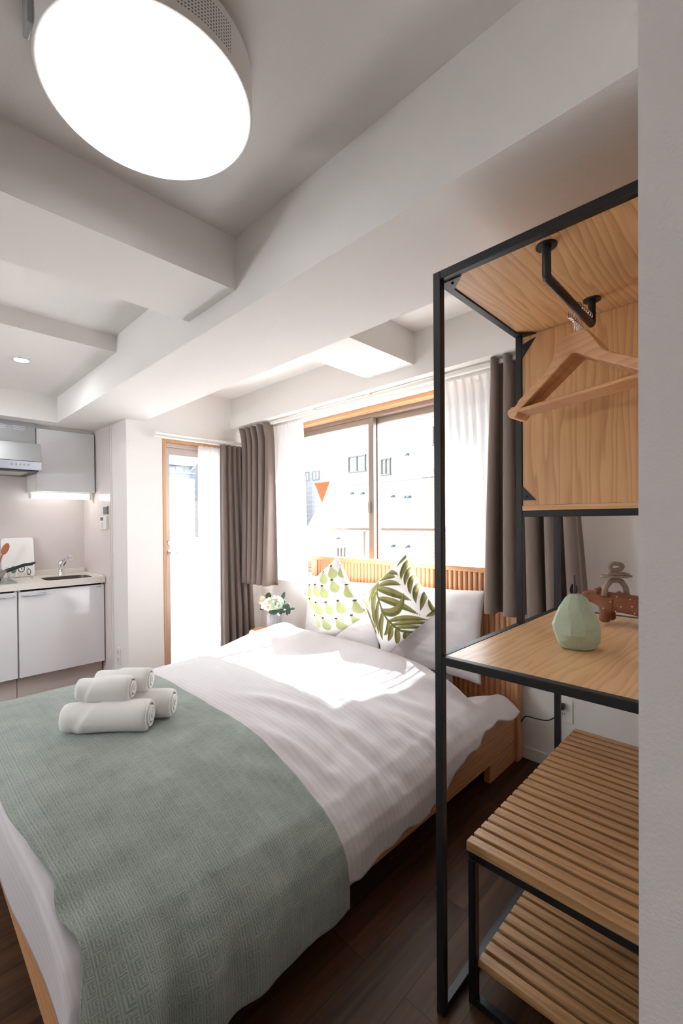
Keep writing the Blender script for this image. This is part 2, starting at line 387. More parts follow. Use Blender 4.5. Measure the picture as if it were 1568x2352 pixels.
# ------------------------------------------------------------------ curtains
def curtain(name, p0, p1, q0, q1, zt, zb, n, amp, mat, label, cat, seed=0, bot_amp=1.35, group=None, thick=0.0022, lean=0.0, hem=0.0, swell=0.0):
    """p0->p1 the top line, q0->q1 the hem line (x, y)."""
    rnd = random.Random(seed)
    nu, nv = n * 18 + 1, 44
    ph = [rnd.uniform(-0.35, 0.35) for _ in range(n + 2)]
    wd = [rnd.uniform(0.75, 1.3) for _ in range(n)]
    cum = np.concatenate([[0], np.cumsum(wd)]); cum /= cum[-1]
    P = np.zeros((nu, nv, 3))
    d = Vector((p1[0] - p0[0], p1[1] - p0[1])).normalized(); nn = (-d[1], d[0])
    for i in range(nu):
        s = i / (nu - 1)
        k = min(n - 1, int(np.searchsorted(cum, s, side='right') - 1)); loc = (s - cum[k]) / (cum[k + 1] - cum[k])
        base = 2 * PI * loc
        for j in range(nv):
            tt = j / (nv - 1)
            x0 = p0[0] + (p1[0] - p0[0]) * s; y0 = p0[1] + (p1[1] - p0[1]) * s
            x1 = q0[0] + (q1[0] - q0[0]) * s; y1 = q0[1] + (q1[1] - q0[1]) * s
            e = tt ** 0.85
            x = x0 + (x1 - x0) * e; y = y0 + (y1 - y0) * e
            a = base + ph[k] * tt * 1.2 + 0.25 * math.sin(3 * tt + k)
            top = max(0.0, 1 - tt / 0.10)
            wv = math.cos(a)
            sharp = math.copysign(abs(wv) ** (0.75), wv)
            pin = math.exp(-((loc - 0.5) * 5) ** 2) * top
            A = amp * ((0.62 + (bot_amp - 0.62) * tt) * (1 - 0.35 * top))
            off = sharp * A - pin * amp * 0.9
            side = math.sin(a * 2) * A * 0.30
            x += nn[0] * off + d[0] * side + lean * (1 - tt) ** 3; y += nn[1] * off + d[1] * side
            if swell: 
                x += swell * math.sin(PI * tt) * (s - 0.5)
            P[i, j] = (x, y, zt + (zb - zt) * tt)
    bm, V = gridmesh(P)
    o = obj(name, bm, mat, smooth=True, loc=((p0[0] + p1[0]) / 2, (p0[1] + p1[1]) / 2, zb))
    solidify(o, thick, 0)
    tag(o, label, cat, group)
    return o
HEML = 'taupe curtains'
curtain('blackout_curtain', (-3.105, 2.068), (-2.70, 2.068), (-3.10, 2.066), (-2.735, 2.062), 1.985, 0.735, 5, 0.040, TAUPE,
        'short taupe pleated curtain drawn to the left of the wide window', 'curtain', 3, group=HEML, lean=-0.03)
curtain('blackout_curtain', (-0.985, 2.068), (-0.66, 2.075), (-1.015, 2.06), (-0.56, 2.085), 1.995, 0.775, 5, 0.036, TAUPE,
        'short taupe pleated curtain drawn to the right of the wide window, behind the clothes rack', 'curtain', 9, group=HEML)
curtain('sheer_curtain', (-2.86, 2.150), (-2.465, 2.150), (-2.86, 2.150), (-2.435, 2.150), 1.97, 0.775, 9, 0.013, SHEER,
        'white sheer curtain hanging at the left side of the wide window', 'curtain', 5, group='white sheers')
curtain('sheer_curtain', (-1.335, 2.150), (-0.965, 2.150), (-1.325, 2.245), (-0.985, 2.245), 1.97, 0.976, 8, 0.014, SHEER,
        'white sheer curtain at the right side of the wide window, seen through the rack', 'curtain', 6, group='white sheers')
# door curtains
curtain('blackout_curtain', (-3.135, 1.870), (-3.135, 2.10), (-3.13, 1.865), (-3.13, 2.185), 1.845, 0.03, 5, 0.024, TAUPE,
        'long taupe floor-length curtain beside the balcony door', 'curtain', 12, group=HEML)
curtain('sheer_curtain', (-3.172, 1.698), (-3.172, 1.90), (-3.170, 1.690), (-3.170, 1.90), 1.82, 0.04, 5, 0.014, SHEER,
        'long white sheer curtain half covering the balcony door', 'curtain', 15, group='white sheers')
t = thing('curtain_rail', 'white double curtain rod fixed above the balcony door', 'curtain rail', (XD, 1.8, 1.87), 'curtain rails')
for x, z in ((-3.125, 1.868), (-3.165, 1.850)):
    bm = B(); tube(bm, [(x, 1.36, z), (x, 2.18, z)], 0.0085, 10); r = obj('rod', bm, WPLAST, t, smooth=True, auto=40)
    bm = B(); lathe(bm, [(0.0001, 0), (0.012, 0.002), (0.013, 0.012), (0.0085, 0.016), (0.0085, 0.022)], (0, 0, 0), 12)
    bmesh.ops.rotate(bm, verts=bm.verts, matrix=Matrix.Rotation(-PI / 2, 3, 'X')); bmesh.ops.translate(bm, verts=bm.verts, vec=(x, 1.338, z)); obj('finial', bm, WPLAST, r, smooth=True)
for y in (1.40, 1.80, 2.15):
    bm = B(); box(bm, XD, XD + 0.006, y - 0.012, y + 0.012, 1.845, 1.885); box(bm, XD, -3.115, y - 0.004, y + 0.004, 1.873, 1.880); obj('bracket', bm, WPLAST, t, bevel=0.001)

# ------------------------------------------------------------------ balcony door
d = thing('door_1', 'glazed aluminium balcony door in a wooden frame', 'door', (XD, 1.8, 0)); d['kind'] = 'structure'
bm = B(); box(bm, XD - 0.16, XD + 0.006, 1.425, 1.447, 0, 1.845); box(bm, XD - 0.16, XD + 0.006, 2.168, 2.19, 0, 1.845); box(bm, XD - 0.16, XD + 0.006, 1.447, 2.168, 1.823, 1.845)
obj('wood_frame', bm, TRIMW, d, bevel=0.002)
bm = B(); box(bm, -3.275, -3.215, 1.447, 1.461, 0.0, 1.823); box(bm, -3.275, -3.215, 2.140, 2.168, 0, 1.823); box(bm, -3.275, -3.215, 1.461, 2.140, 1.790, 1.823)
obj('door_frame', bm, ALUL, d, bevel=0.002)
bm = B(); box(bm, -3.262, -3.228, 1.461, 1.490, 0.01, 1.790); box(bm, -3.262, -3.228, 2.095, 2.140, 0.01, 1.790); box(bm, -3.262, -3.228, 1.490, 2.095, 1.735, 1.790); box(bm, -3.262, -3.228, 1.490, 2.095, 0.01, 0.14)
leaf = obj('door_leaf', bm, ALUL, d, bevel=0.002)
obj('pane', bx(-3.247, -3.243, 1.490, 2.095, 0.14, 1.735), GLASS, leaf)
bm = B(); lathe(bm, [(0.022, 0), (0.022, 0.008), (0.010, 0.010), (0.009, 0.045)], (0, 0, 0), 16)
bmesh.ops.rotate(bm, verts=bm.verts, matrix=Matrix.Rotation(PI / 2, 3, 'Y')); bmesh.ops.translate(bm, verts=bm.verts, vec=(-3.228, 1.476, 1.0))
tube(bm, [(-3.186, 1.472, 1.0), (-3.184, 1.50, 1.0), (-3.186, 1.575, 1.001)], 0.0085, 10)
obj('door_handle', bm, CHROME, leaf, smooth=True, auto=40)
bm = B(); lathe(bm, [(0.017, 0), (0.017, 0.008), (0.012, 0.018), (0.0001, 0.018)], (0, 0, 0), 16)
bmesh.ops.rotate(bm, verts=bm.verts, matrix=Matrix.Rotation(PI / 2, 3, 'Y')); bmesh.ops.translate(bm, verts=bm.verts, vec=(-3.228, 1.476, 1.075)); obj('lock', bm, CHROME, leaf, smooth=True, auto=40)

# ------------------------------------------------------------------ outside
RAILM = plain('dull_steel_rail', rgb(118, 106, 98), 0.45, 0.3)
OUTW = plain('white_render', rgb(128, 127, 128), 0.8, var=0.06, vscale=0.6)
OUTG = plain('pale_grey_tile', rgb(108, 112, 120), 0.8, var=0.1, vscale=2.0)
OUTD = plain('window_grey', rgb(98, 100, 104), 0.3)
bm = B(); box(bm, -6.2, -3.36, 1.2, 5.5, -0.2, -0.06); struct('trim_8', bm, plain('balcony_concrete', rgb(206, 204, 200), 0.8))
FAC = plain('brown_facade_tile', rgb(96, 84, 76), 0.8, var=0.1, vscale=3)
bm = B(); box(bm, -3.36, 12, 2.3, 2.5, 2.6, 16); box(bm, 1.75, 12, 2.3, 2.5, -9, 2.6); box(bm, -3.36, 1.75, 2.3, 2.5, -9, -0.2); box(bm, -3.36, -3.2, -2.45, 2.3, 2.6, 16)
struct('trim_10', bm, FAC)
struct('ground', bx(-60, 30, -3, 60, -9.2, -9.0), plain('grey_asphalt', rgb(96, 96, 98), 0.9, var=0.15, vscale=2))
bm = B(); box(bm, -3.36, 3.0, 2.5, 3.4, -0.2, -0.06); struct('trim_9', bm, plain('ledge_concrete', rgb(206, 204, 200), 0.8))
t = thing('handrail', 'round steel handrail outside the wide window', 'handrail', (-2.0, 2.7, -0.06))
bm = B(); tube(bm, [(-3.1, 2.70, 1.160), (-0.4, 2.70, 1.160)], 0.018, 12); obj('rail', bm, RAILM, t, smooth=True, auto=40)
for x in (-2.345, -1.2):
    bm = B(); tube(bm, [(x, 2.70, -0.06), (x, 2.70, 1.15)], 0.014, 10); obj('post', bm, RAILM, t, smooth=True, auto=40)
    bm = B(); tube(bm, [(x - 0.03, 2.70, 1.16), (x + 0.03, 2.70, 1.16)], 0.021, 12); obj('clamp', bm, RAILM, t, smooth=True, auto=40)
t = thing('partition_panel', 'white framed partition panel on the balcony behind the glazed door', 'panel', (-4.4, 2.1, -0.06))
bm = B()
for a in ((-4.43, -4.39, 1.6, 1.63, -0.06, 1.69), (-4.43, -4.39, 2.27, 2.30, -0.06, 1.69), (-4.43, -4.39, 1.63, 2.27, 1.65, 1.69), (-4.43, -4.39, 1.63, 2.27, 1.155, 1.185), (-4.43, -4.39, 1.63, 2.27, -0.06, 0.0)): box(bm, *a)
obj('frame', bm, WPLAST, t, bevel=0.002)
obj('board', bx(-4.42, -4.40, 1.63, 2.27, 0.0, 1.155), OUTW, t); obj('board', bx(-4.42, -4.40, 1.63, 2.27, 1.185, 1.65), OUTW, t)
t = thing('balcony_railing', 'white barred balcony railing beyond the partition panel', 'railing', (-5.6, 3.2, -0.06))
bm = B(); box(bm, -5.62, -5.58, 2.4, 5.0, 0.98, 1.03); box(bm, -5.61, -5.59, 2.4, 5.0, 0.05, 0.08); obj('rail', bm, WPLAST, t)
for k in range(22): 
    y = 2.45 + k * 0.115; obj('baluster', bx(-5.61, -5.59, y - 0.01, y + 0.01, 0.08, 0.98), WPLAST, t)

# white building with a slanted side, close opposite
t = thing('building', 'white building opposite with slanted left edge and small windows', 'building', (-5.0, 10, -9), 'buildings outside')
bm = B(); prism(bm, [(-16.0, -9.0), (-16.0, -4.6), (-8.30, 4.62), (-5.9, 7.5), (3.0, 7.5), (3.0, -9.0)], 'y', 10.0, 16.0); obj('wall', bm, OUTW, t)
def bwin(x0, x1, z0, z1, n, par, y=10.0):
    bm = B(); f = 0.035
    box(bm, x0 - f, x1 + f, y - 0.05, y + 0.02, z0 - f, z0); box(bm, x0 - f, x1 + f, y - 0.05, y + 0.02, z1, z1 + f)
    for k in range(n + 1):
        x = x0 + (x1 - x0) * k / n; box(bm, x - f / 2, x + f / 2, y - 0.05, y + 0.02, z0, z1)
    fr = obj('window', bm, plain('bronze_window_frame', rgb(84, 80, 78), 0.5), par)
    obj('pane', bx(x0, x1, y - 0.01, y + 0.02, z0, z1), plain('far_window_glass', rgb(108, 109, 112), 0.3), fr)
bwin(-9.30, -8.64, 2.76, 3.19, 2, t); bwin(-8.02, -7.72, 2.58, 2.99, 2, t); bwin(-6.30, -5.6, 3.22, 3.66, 2, t); bwin(-9.80, -9.52, 0.08, 0.40, 2, t); bwin(-6.27, -5.5, 2.2, 2.55, 2, t)
for x, z in ((-9.15, 2.10), (-8.72, 2.08), (-7.6, 1.94), (-7.15, 1.90), (-7.05, 1.90), (-7.1, 3.05), (-7.6, 0.55), (-7.1, 0.55), (-9.75, 0.72)):
    bm = B(); tube(bm, [(x, 9.86, z - 0.02), (x, 9.93, z), (x, 10.0, z)], 0.032, 8); obj('vent', bm, OUTD, t, smooth=True)
bm = B(); box(bm, -10.9, -4.0, 9.985, 10.0, 2.36, 2.385); box(bm, -9.4, -4.0, 9.985, 10.0, 3.95, 3.975); obj('wall_joint', bm, plain('grey_joint', rgb(112, 112, 116), 0.8), t)
def brick_mat(nm, c1, c2, mort, wd, ht, ms):
    m, nt, b = new_mat(nm); tc = N(nt, 'ShaderNodeTexCoord'); mp = N(nt, 'ShaderNodeMapping'); L(nt, tc.outputs['Object'], mp.inputs[0]); mp.inputs['Rotation'].default_value = (PI / 2, 0, 0)
    br = N(nt, 'ShaderNodeTexBrick', Scale=1.0); L(nt, mp.outputs[0], br.inputs['Vector']); br.inputs['Color1'].default_value = c1; br.inputs['Color2'].default_value = c2; br.inputs['Mortar'].default_value = mort
    br.inputs['Brick Width'].default_value = wd; br.inputs['Row Height'].default_value = ht; br.inputs['Mortar Size'].default_value = ms; br.offset = 0.0
    L(nt, br.outputs['Color'], b.inputs['Base Color']); b.inputs['Roughness'].default_value = 0.8; return m
t = thing('building', 'beige tiled stair tower in front of the white building', 'building', (-5.6, 9.0, -9), 'buildings outside')
bm = B(); box(bm, -5.95, -4.9, 9.0, 9.8, -9, 2.27); obj('wall', bm, brick_mat('beige_tile', rgb(122, 112, 104), rgb(116, 106, 98), rgb(146, 142, 138), 0.2, 0.085, 0.012), t)
bm = B(); box(bm, -6.0, -4.85, 8.95, 9.85, 2.27, 2.33); obj('coping', bm, OUTW, t)
t = thing('building', 'pale grey tiled building far behind the slanted white one', 'building', (-28, 26, -12), 'buildings outside')
bm = B(); box(bm, -40, -18, 26, 36, -12, 9.9); obj('wall', bm, brick_mat('grey_tile', rgb(110, 109, 112), rgb(106, 106, 109), rgb(120, 120, 122), 0.55, 0.4, 0.03), t)
for k in range(5):
    x = -31.5 + k * 1.5; bwin(x, x + 0.9, 8.7, 9.25, 2, t, 26.0)
for k in range(2): bwin(-29.8 + k * 1.3, -29.0 + k * 1.3, 4.9, 5.6, 2, t, 26.0)
# far block seen through the door
t = thing('building', 'distant pale apartment block seen above the balcony partition', 'building', (-30, 15, -12), 'buildings outside')
bm = B(); box(bm, -36, -30, 6, 16.0, -12, 5.9); obj('wall', bm, OUTG, t)
for k in range(3): bm = B(); box(bm, -29.6, -30, 12.6, 15.6, 5.3 - k * 1.1, 5.42 - k * 1.1); box(bm, -29.62, -29.55, 12.6, 15.6, 4.75 - k * 1.1, 4.82 - k * 1.1); obj('balcony', bm, OUTW, t)
for k in range(4): obj('window', bx(-30.03, -29.97, 12.9 + k * 0.7, 13.4 + k * 0.7, 4.75, 5.25), OUTD, t)
t = thing('building', 'blue grey building at the right above the balcony partition', 'building', (-26, 16, -12), 'buildings outside')
bm = B(); box(bm, -36, -28, 16.05, 22, -12, 5.7); obj('wall', bm, plain('blue_grey_render', rgb(84, 88, 106), 0.8), t)
for k in range(4): obj('window', bx(-28.03, -27.97, 16.2 + k * 0.55, 16.55 + k * 0.55, 5.0, 5.4), plain('dim_glass', rgb(50, 54, 72), 0.3), t)
t = thing('building', 'rough grey stone wall seen between partition panel and sheer curtain', 'wall', (-8.5, 4.6, -9), 'buildings outside')
bm = B(); box(bm, -9.5, -8.0, 4.27, 5.6, 0.85, 1.66); obj('wall', bm, plain('rough_grey_stone', rgb(84, 80, 78), 0.9, var=0.6, vscale=14), t)
bm = B(); box(bm, -9.5, -8.05, 4.3, 5.6, -9, 0.85); obj('base', bm, OUTW, t)

# ------------------------------------------------------------------ ceiling lamp
cx, cy = -0.945, 0.405
t = thing('ceiling_light', 'large round white ceiling lamp with glowing diffuser and perforated rim', 'ceiling light', (cx, cy, 2.21))
def perf_mat():
    m, nt, b = new_mat('perforated_white'); b.inputs['Roughness'].default_value = 0.5
    tc = N(nt, 'ShaderNodeTexCoord'); sp = N(nt, 'ShaderNodeSeparateXYZ'); L(nt, tc.outputs['Object'], sp.inputs[0])
    th = M(nt, 'ARCTAN2', sp.outputs[1], sp.outputs[0])
    a = M(nt, 'MULTIPLY', th, 0.212 / 0.0062); z = M(nt, 'MULTIPLY', sp.outputs[2], 1 / 0.0062)
    fa = M(nt, 'SUBTRACT', M(nt, 'FRACT', a), 0.5); fz = M(nt, 'SUBTRACT', M(nt, 'FRACT', z), 0.5)
    r = M(nt, 'SQRT', M(nt, 'ADD', M(nt, 'MULTIPLY', fa, fa), M(nt, 'MULTIPLY', fz, fz)))
    dot = M(nt, 'LESS_THAN', r, 0.26)
    # a patch of holes that thins out to one side
    wn = N(nt, 'ShaderNodeTexWhiteNoise', noise_dimensions='2D'); cb = N(nt, 'ShaderNodeCombineXYZ'); L(nt, M(nt, 'FLOOR', a), cb.inputs[0]); L(nt, M(nt, 'FLOOR', z), cb.inputs[1]); L(nt, cb.outputs[0], wn.inputs['Vector'])
    dens = M(nt, 'MULTIPLY', M(nt, 'SUBTRACT', th, -0.62), 1.0)     # angle measured from +x
    rng = M(nt, 'MULTIPLY', M(nt, 'GREATER_THAN', th, -1.25), M(nt, 'LESS_THAN', th, 0.34))
    keep = M(nt, 'GREATER_THAN', M(nt, 'MULTIPLY', M(nt, 'ADD', th, 1.15), 1.2), wn.outputs['Value'])
    zr = M(nt, 'MULTIPLY', M(nt, 'GREATER_THAN', sp.outputs[2], -0.088), M(nt, 'LESS_THAN', sp.outputs[2], -0.030))
    f = M(nt, 'MULTIPLY', M(nt, 'MULTIPLY', dot, rng), M(nt, 'MULTIPLY', keep, zr))
    mx = N(nt, 'ShaderNodeMixRGB'); L(nt, f, mx.inputs[0]); mx.inputs[1].default_value = rgb(226, 222, 218); mx.inputs[2].default_value = rgb(96, 90, 88)
    L(nt, mx.outputs[0], b.inputs['Base Color']); return m
bm = B(); lathe(bm, [(0.17, 0.0), (0.17, -0.008), (0.206, -0.010), (0.212, -0.016), (0.212, -0.092), (0.2085, -0.098), (0.2045, -0.098), (0.2045, -0.02)], (cx, cy, 2.21), 96, caps=False)
obj('drum', bm, perf_mat(), t, smooth=True, auto=35)
bm = B(); lathe(bm, [(0.2045, -0.096), (0.205, -0.1), (0.19, -0.1035), (0.12, -0.106), (0.0001, -0.107)], (cx, cy, 2.21), 96, caps=False)
LAMP = emis('lamp_diffuser_glow', (1.0, 1.0, 1.0, 1), E_LAMP)
obj('diffuser', bm, LAMP, t, smooth=True)
bm = B(); box(bm, -0.985, -0.945, 0.184, 0.194, 2.118, 2.21); obj('bracket', bm, STEEL, t, bevel=0.002)

# recessed downlight in the kitchen ceiling, plus three unseen ones added as fill
DLG = emis('downlight_glow', (0.98, 0.99, 1, 1), E_DOWN); DLH = emis('hall_fill_glow', (0.98, 0.99, 1, 1), E_HALL_FILL)
for lx, ly, lz, lab in ((-2.96, 0.527, 2.13, 'small round recessed downlight in the kitchen ceiling'), (0.45, -0.7, 2.21, 'added unseen fill light, a small round downlight in the entrance hall ceiling'), (-2.96, -0.55, 2.13, 'added unseen fill light, a small round downlight above the kitchen floor, out past the first one'), (-2.08, -1.2, 2.216, 'added unseen fill light, a small round downlight between the ceiling beams behind the bed foot')):
    t = thing('downlight', lab, 'ceiling light', (lx, ly, lz))
    bm = B(); lathe(bm, [(0.034, -0.002), (0.046, -0.004), (0.047, 0.0), (0.034, 0.0)], (lx, ly, lz), 32, caps=False); obj('trim_ring', bm, WPLAST, t, smooth=True)
    bm = B(); lathe(bm, [(0.036, -0.0015), (0.0001, -0.0016)], (lx, ly, lz), 32, caps=False); obj('lens', bm, DLG if lx < 0 else DLH, t)

# glowing globe on a pole, added out of view as fill light
t = thing('fill_globe', 'added unseen fill light, a glowing globe on a black pole behind the bed foot', 'lamp', (-2.75, -1.35, 0))
bm = B(); lathe(bm, [(0.0001, 0.02), (0.13, 0.02), (0.14, 0.012), (0.14, 0.0)], (-2.75, -1.35, 0), 48); obj('base', bm, BLACK, t, smooth=True, auto=40)
bm = B(); tube(bm, [(-2.75, -1.35, 0.02), (-2.75, -1.35, 1.215)], 0.011, 12); obj('pole', bm, BLACK, t, smooth=True, auto=40)
bm = B(); ball(bm, (-2.75, -1.35, 1.37), 0.16, 0.16, 0.16, 32); obj('globe', bm, emis('fill_globe_glow', (0.91, 0.96, 1.0, 1), E_FILL_GLOBE), t, smooth=True)
# ------------------------------------------------------------------ kitchen
XF = -3.62
def cabinet(y0, y1, label, hl):
    t = thing('base_cabinet', label, 'cabinet', (-3.87, (y0 + y1) / 2, 0), 'kitchen base cabinets')
    bm = B()
    for a in ((-4.118, XF - 0.022, y0, y0 + 0.016, 0.175, 0.775), (-4.118, XF - 0.022, y1 - 0.016, y1, 0.175, 0.775), (-4.118, -4.108, y0 + 0.016, y1 - 0.016, 0.175, 0.775), (-4.108, XF - 0.022, y0 + 0.016, y1 - 0.016, 0.175, 0.192)): box(bm, *a)
    obj('carcass', bm, WPLAST, t)
    obj('toe_kick', bx(-4.1, XF - 0.07, y0, y1, 0, 0.175), plain('beige_kick', rgb(214, 202, 196), 0.5), t)
    dr = obj('door', bx(XF - 0.021, XF, y0 + 0.0025, y1 - 0.0025, 0.180, 0.762), WHITEG, t, bevel=0.0015)
    bm = B(); tube(bm, [(XF + 0.002, hl[0], 0.735), (XF + 0.016, hl[0] + 0.008, 0.735), (XF + 0.016, hl[1] - 0.008, 0.740), (XF + 0.002, hl[1], 0.740)], 0.0065, 8)
    obj('handle', bm, STEELL, dr, smooth=True, auto=50)
    return t, dr
ct, dr = cabinet(0.608, 1.150, 'wide glossy white base cabinet under the sink', (0.632, 0.763))
obj('badge', bx(XF, XF + 0.001, 1.095, 1.128, 0.744, 0.749), plain('grey_badge', rgb(150, 148, 150), 0.4), dr)
cabinet(0.02, 0.604, 'glossy white base cabinet under the hob, left of the sink cabinet', (0.45, 0.585))
# counter with rounded sink opening
zc = 0.82
def rounded(xa, xb, ya, yb, p=5.0, n=72):
    out = []
    for k in range(n):
        a = 2 * PI * (k + 0.5) / n; c, s = math.cos(a), math.sin(a)
        out.append(((xa + xb) / 2 + (xb - xa) / 2 * math.copysign(abs(c) ** (2 / p), c), (ya + yb) / 2 + (yb - ya) / 2 * math.copysign(abs(s) ** (2 / p), s)))
    return out
SX0, SX1, SY0, SY1 = -3.900, -3.655, 0.785, 1.092
def frame_plate(bm, R, inner, z0, z1):
    xa, xb, ya, yb = R; icx = sum(p[0] for p in inner) / len(inner); icy = sum(p[1] for p in inner) / len(inner); n = len(inner)
    outer = []
    for (x, y) in inner:
        dx, dy = x - icx, y - icy
        ts = []
        if dx > 1e-9: ts.append((xb - icx) / dx)
        if dx < -1e-9: ts.append((xa - icx) / dx)
        if dy > 1e-9: ts.append((yb - icy) / dy)
        if dy < -1e-9: ts.append((ya - icy) / dy)
        tt = min(ts); outer.append([icx + dx * tt, icy + dy * tt])
    for c in ((xa, ya), (xa, yb), (xb, ya), (xb, yb)):
        k = min(range(n), key=lambda i: (outer[i][0] - c[0]) ** 2 + (outer[i][1] - c[1]) ** 2); outer[k] = list(c)
    L_ = [[bm.verts.new((p[0], p[1], z)) for p in lst] for lst, z in ((inner, z1), (outer, z1), (outer, z0), (inner, z0))]
    for a in range(4):
        A, C = L_[a], L_[(a + 1) % 4]
        for k in range(n): bm.faces.new((A[k], A[(k + 1) % n], C[(k + 1) % n], C[k]))
t = thing('countertop', 'cream kitchen countertop with a dark oval sink opening', 'countertop', (-3.87, 0.6, 0.777))
bm = B(); inner = rounded(SX0, SX1, SY0, SY1); frame_plate(bm, (-4.119, -3.60, 0.62, 1.152), inner, 0.777, zc); box(bm, -4.119, -3.60, 0.0, 0.62, 0.777, zc)
obj('slab', bm, COUNTER, t)
bm = B(); box(bm, -4.119, -4.10, 0.0, 1.152, zc, 0.858); box(bm, -4.10, -3.62, 1.140, 1.152, zc, 0.828); obj('upstand', bm, COUNTER, t, bevel=0.002)
SINKM = plain('satin_dark_steel', rgb(112, 102, 96), 0.42, 0.55)
t = thing('sink', 'rounded dark steel sink basin set into the cream countertop', 'sink', (-3.78, 0.94, 0.66))
bm = B(); rings = []
for sc_, z in ((1.0, 0.819), (0.985, 0.80), (0.95, 0.70), (0.85, 0.665), (0.1, 0.660)):
    rings.append([bm.verts.new(((p[0] + 3.7775) * sc_ - 3.7775, (p[1] - 0.9385) * sc_ + 0.9385, z)) for p in inner])
for a, b in zip(rings, rings[1:]):
    for k in range(len(inner)): bm.faces.new((a[k], a[(k + 1) % len(inner)], b[(k + 1) % len(inner)], b[k]))
bm.faces.new(rings[-1]); obj('basin', bm, SINKM, t, smooth=True)
bm = B(); lathe(bm, [(0.0001, 0.003), (0.028, 0.003), (0.032, 0.0)], (-3.78, 0.94, 0.6605), 24); obj('drain', bm, CHROME, t, smooth=True)
# faucet
FX, FY = -3.955, 0.945
t = thing('faucet', 'chrome single lever mixer tap behind the sink', 'tap', (FX, FY, zc))
bm = B(); lathe(bm, [(0.026, 0), (0.026, 0.006), (0.020, 0.012), (0.019, 0.075), (0.021, 0.08), (0.021, 0.105), (0.012, 0.116), (0.0001, 0.118)], (FX, FY, zc), 24); obj('body', bm, CHROME, t, smooth=True, auto=50)
bm = B(); tube(bm, [(FX, FY, zc + 0.05), (FX + 0.05, FY + 0.015, zc + 0.105), (FX + 0.095, FY + 0.028, zc + 0.148), (FX + 0.115, FY + 0.034, zc + 0.150), (FX + 0.128, FY + 0.038, zc + 0.128)], 0.013, 12, rads=[0.016, 0.014, 0.0135, 0.015, 0.016]); obj('spout', bm, CHROME, t, smooth=True, auto=50)
bm = B(); tube(bm, [(FX - 0.005, FY, zc + 0.112), (FX + 0.02, FY + 0.012, zc + 0.128), (FX + 0.055, FY + 0.03, zc + 0.118)], 0.006, 8, rads=[0.011, 0.008, 0.006]); obj('lever', bm, CHROME, t, smooth=True)
# cutting board
t = thing('cutting_board', 'white rounded cutting board leaning on the kitchen wall', 'cutting board', (-4.07, 0.69, zc))
bm = B(); pts = rounded(0.585, 0.79, 0, 0.300, p=14, n=64); prism(bm, pts, 'x', -0.006, 0.006)
bmesh.ops.rotate(bm, verts=bm.verts, cent=(0, 0, 0), matrix=Matrix.Rotation(math.radians(-9), 3, 'Y')); bmesh.ops.translate(bm, verts=bm.verts, vec=(-4.052, 0, zc + 0.002)); obj('board', bm, plain('white_board_plastic', rgb(240, 238, 236), 0.4), t, bevel=0.003)
# dish cloth on a white wire stand
t = thing('dish_rack', 'small white wire stand on the counter holding a printed dish cloth', 'rack', (-3.93, 0.66, zc))
bm = B()
for y in (0.60, 0.745):
    tube(bm, [(-3.975, y, zc + 0.003), (-3.90, y, zc + 0.003), (-3.935, y, zc + 0.003), (-3.935, y, zc + 0.09)], 0.0025, 6)
tube(bm, [(-3.935, 0.59, zc + 0.09), (-3.935, 0.755, zc + 0.09)], 0.003, 6); tube(bm, [(-3.935, 0.60, zc + 0.02), (-3.935, 0.745, zc + 0.02)], 0.0025, 6); obj('wire_frame', bm, WPLAST, t, smooth=True)
def cloth_mat():
    m, nt, b = new_mat('printed_dish_cloth'); b.inputs['Roughness'].default_value = 0.9
    at = N(nt, 'ShaderNodeVertexColor'); at.layer_name = 'print'; L(nt, at.outputs[0], b.inputs['Base Color']); return m
def paint(o, name, cols):
    ca = o.data.color_attributes.new(name=name, type='FLOAT_COLOR', domain='POINT'); ca.data.foreach_set('color', np.asarray(cols, dtype=np.float32).ravel())
nu, nv = 90, 70; P = np.zeros((nu, nv, 3)); cols = np.zeros((nu, nv, 4)); 
for i in range(nu):
    for j in range(nv):
        y = 0.605 + 0.14 * i / (nu - 1); a = j / (nv - 1); ln = (a - 0.45) * 0.16
        if abs(ln) < 0.012: x = -3.935 + 0.007 * math.sin(ln / 0.012 * PI / 2); z = zc + 0.0975 - 0.004 * (ln / 0.012) ** 2
        else: s = math.copysign(1, ln); x = -3.935 + s * (0.007 + 0.004 * math.sin(i * 0.3)); z = zc + 0.0935 - (abs(ln) - 0.012)
        P[i, j] = (x, y, z)
        c = rgb(238, 236, 232); u, v = i / nu, a
        r1 = math.hypot((u - 0.20) / 0.13, (v - 0.66) / 0.17)
        if r1 < 1: c = rgb(112, 140, 104)
        r2 = math.hypot((u - 0.55) / 0.15, (v - 0.64) / 0.17)
        if 0.78 < r2 < 1.0 or r2 < 0.18: c = rgb(40, 38, 38)
        r3 = math.hypot((u - 0.86) / 0.10, (v - 0.8) / 0.15)
        if 0.72 < r3 < 1.0: c = rgb(48, 46, 46)
        cols[i, j] = c
bm, V = gridmesh(P); o = obj('dish_cloth', bm, cloth_mat(), smooth=True, loc=(-3.935, 0.675, zc + 0.03)); paint(o, 'print', cols); solidify(o, 0.0012, 0)
tag(o, 'white dish cloth with green and black fruit print over the wire stand', 'cloth')
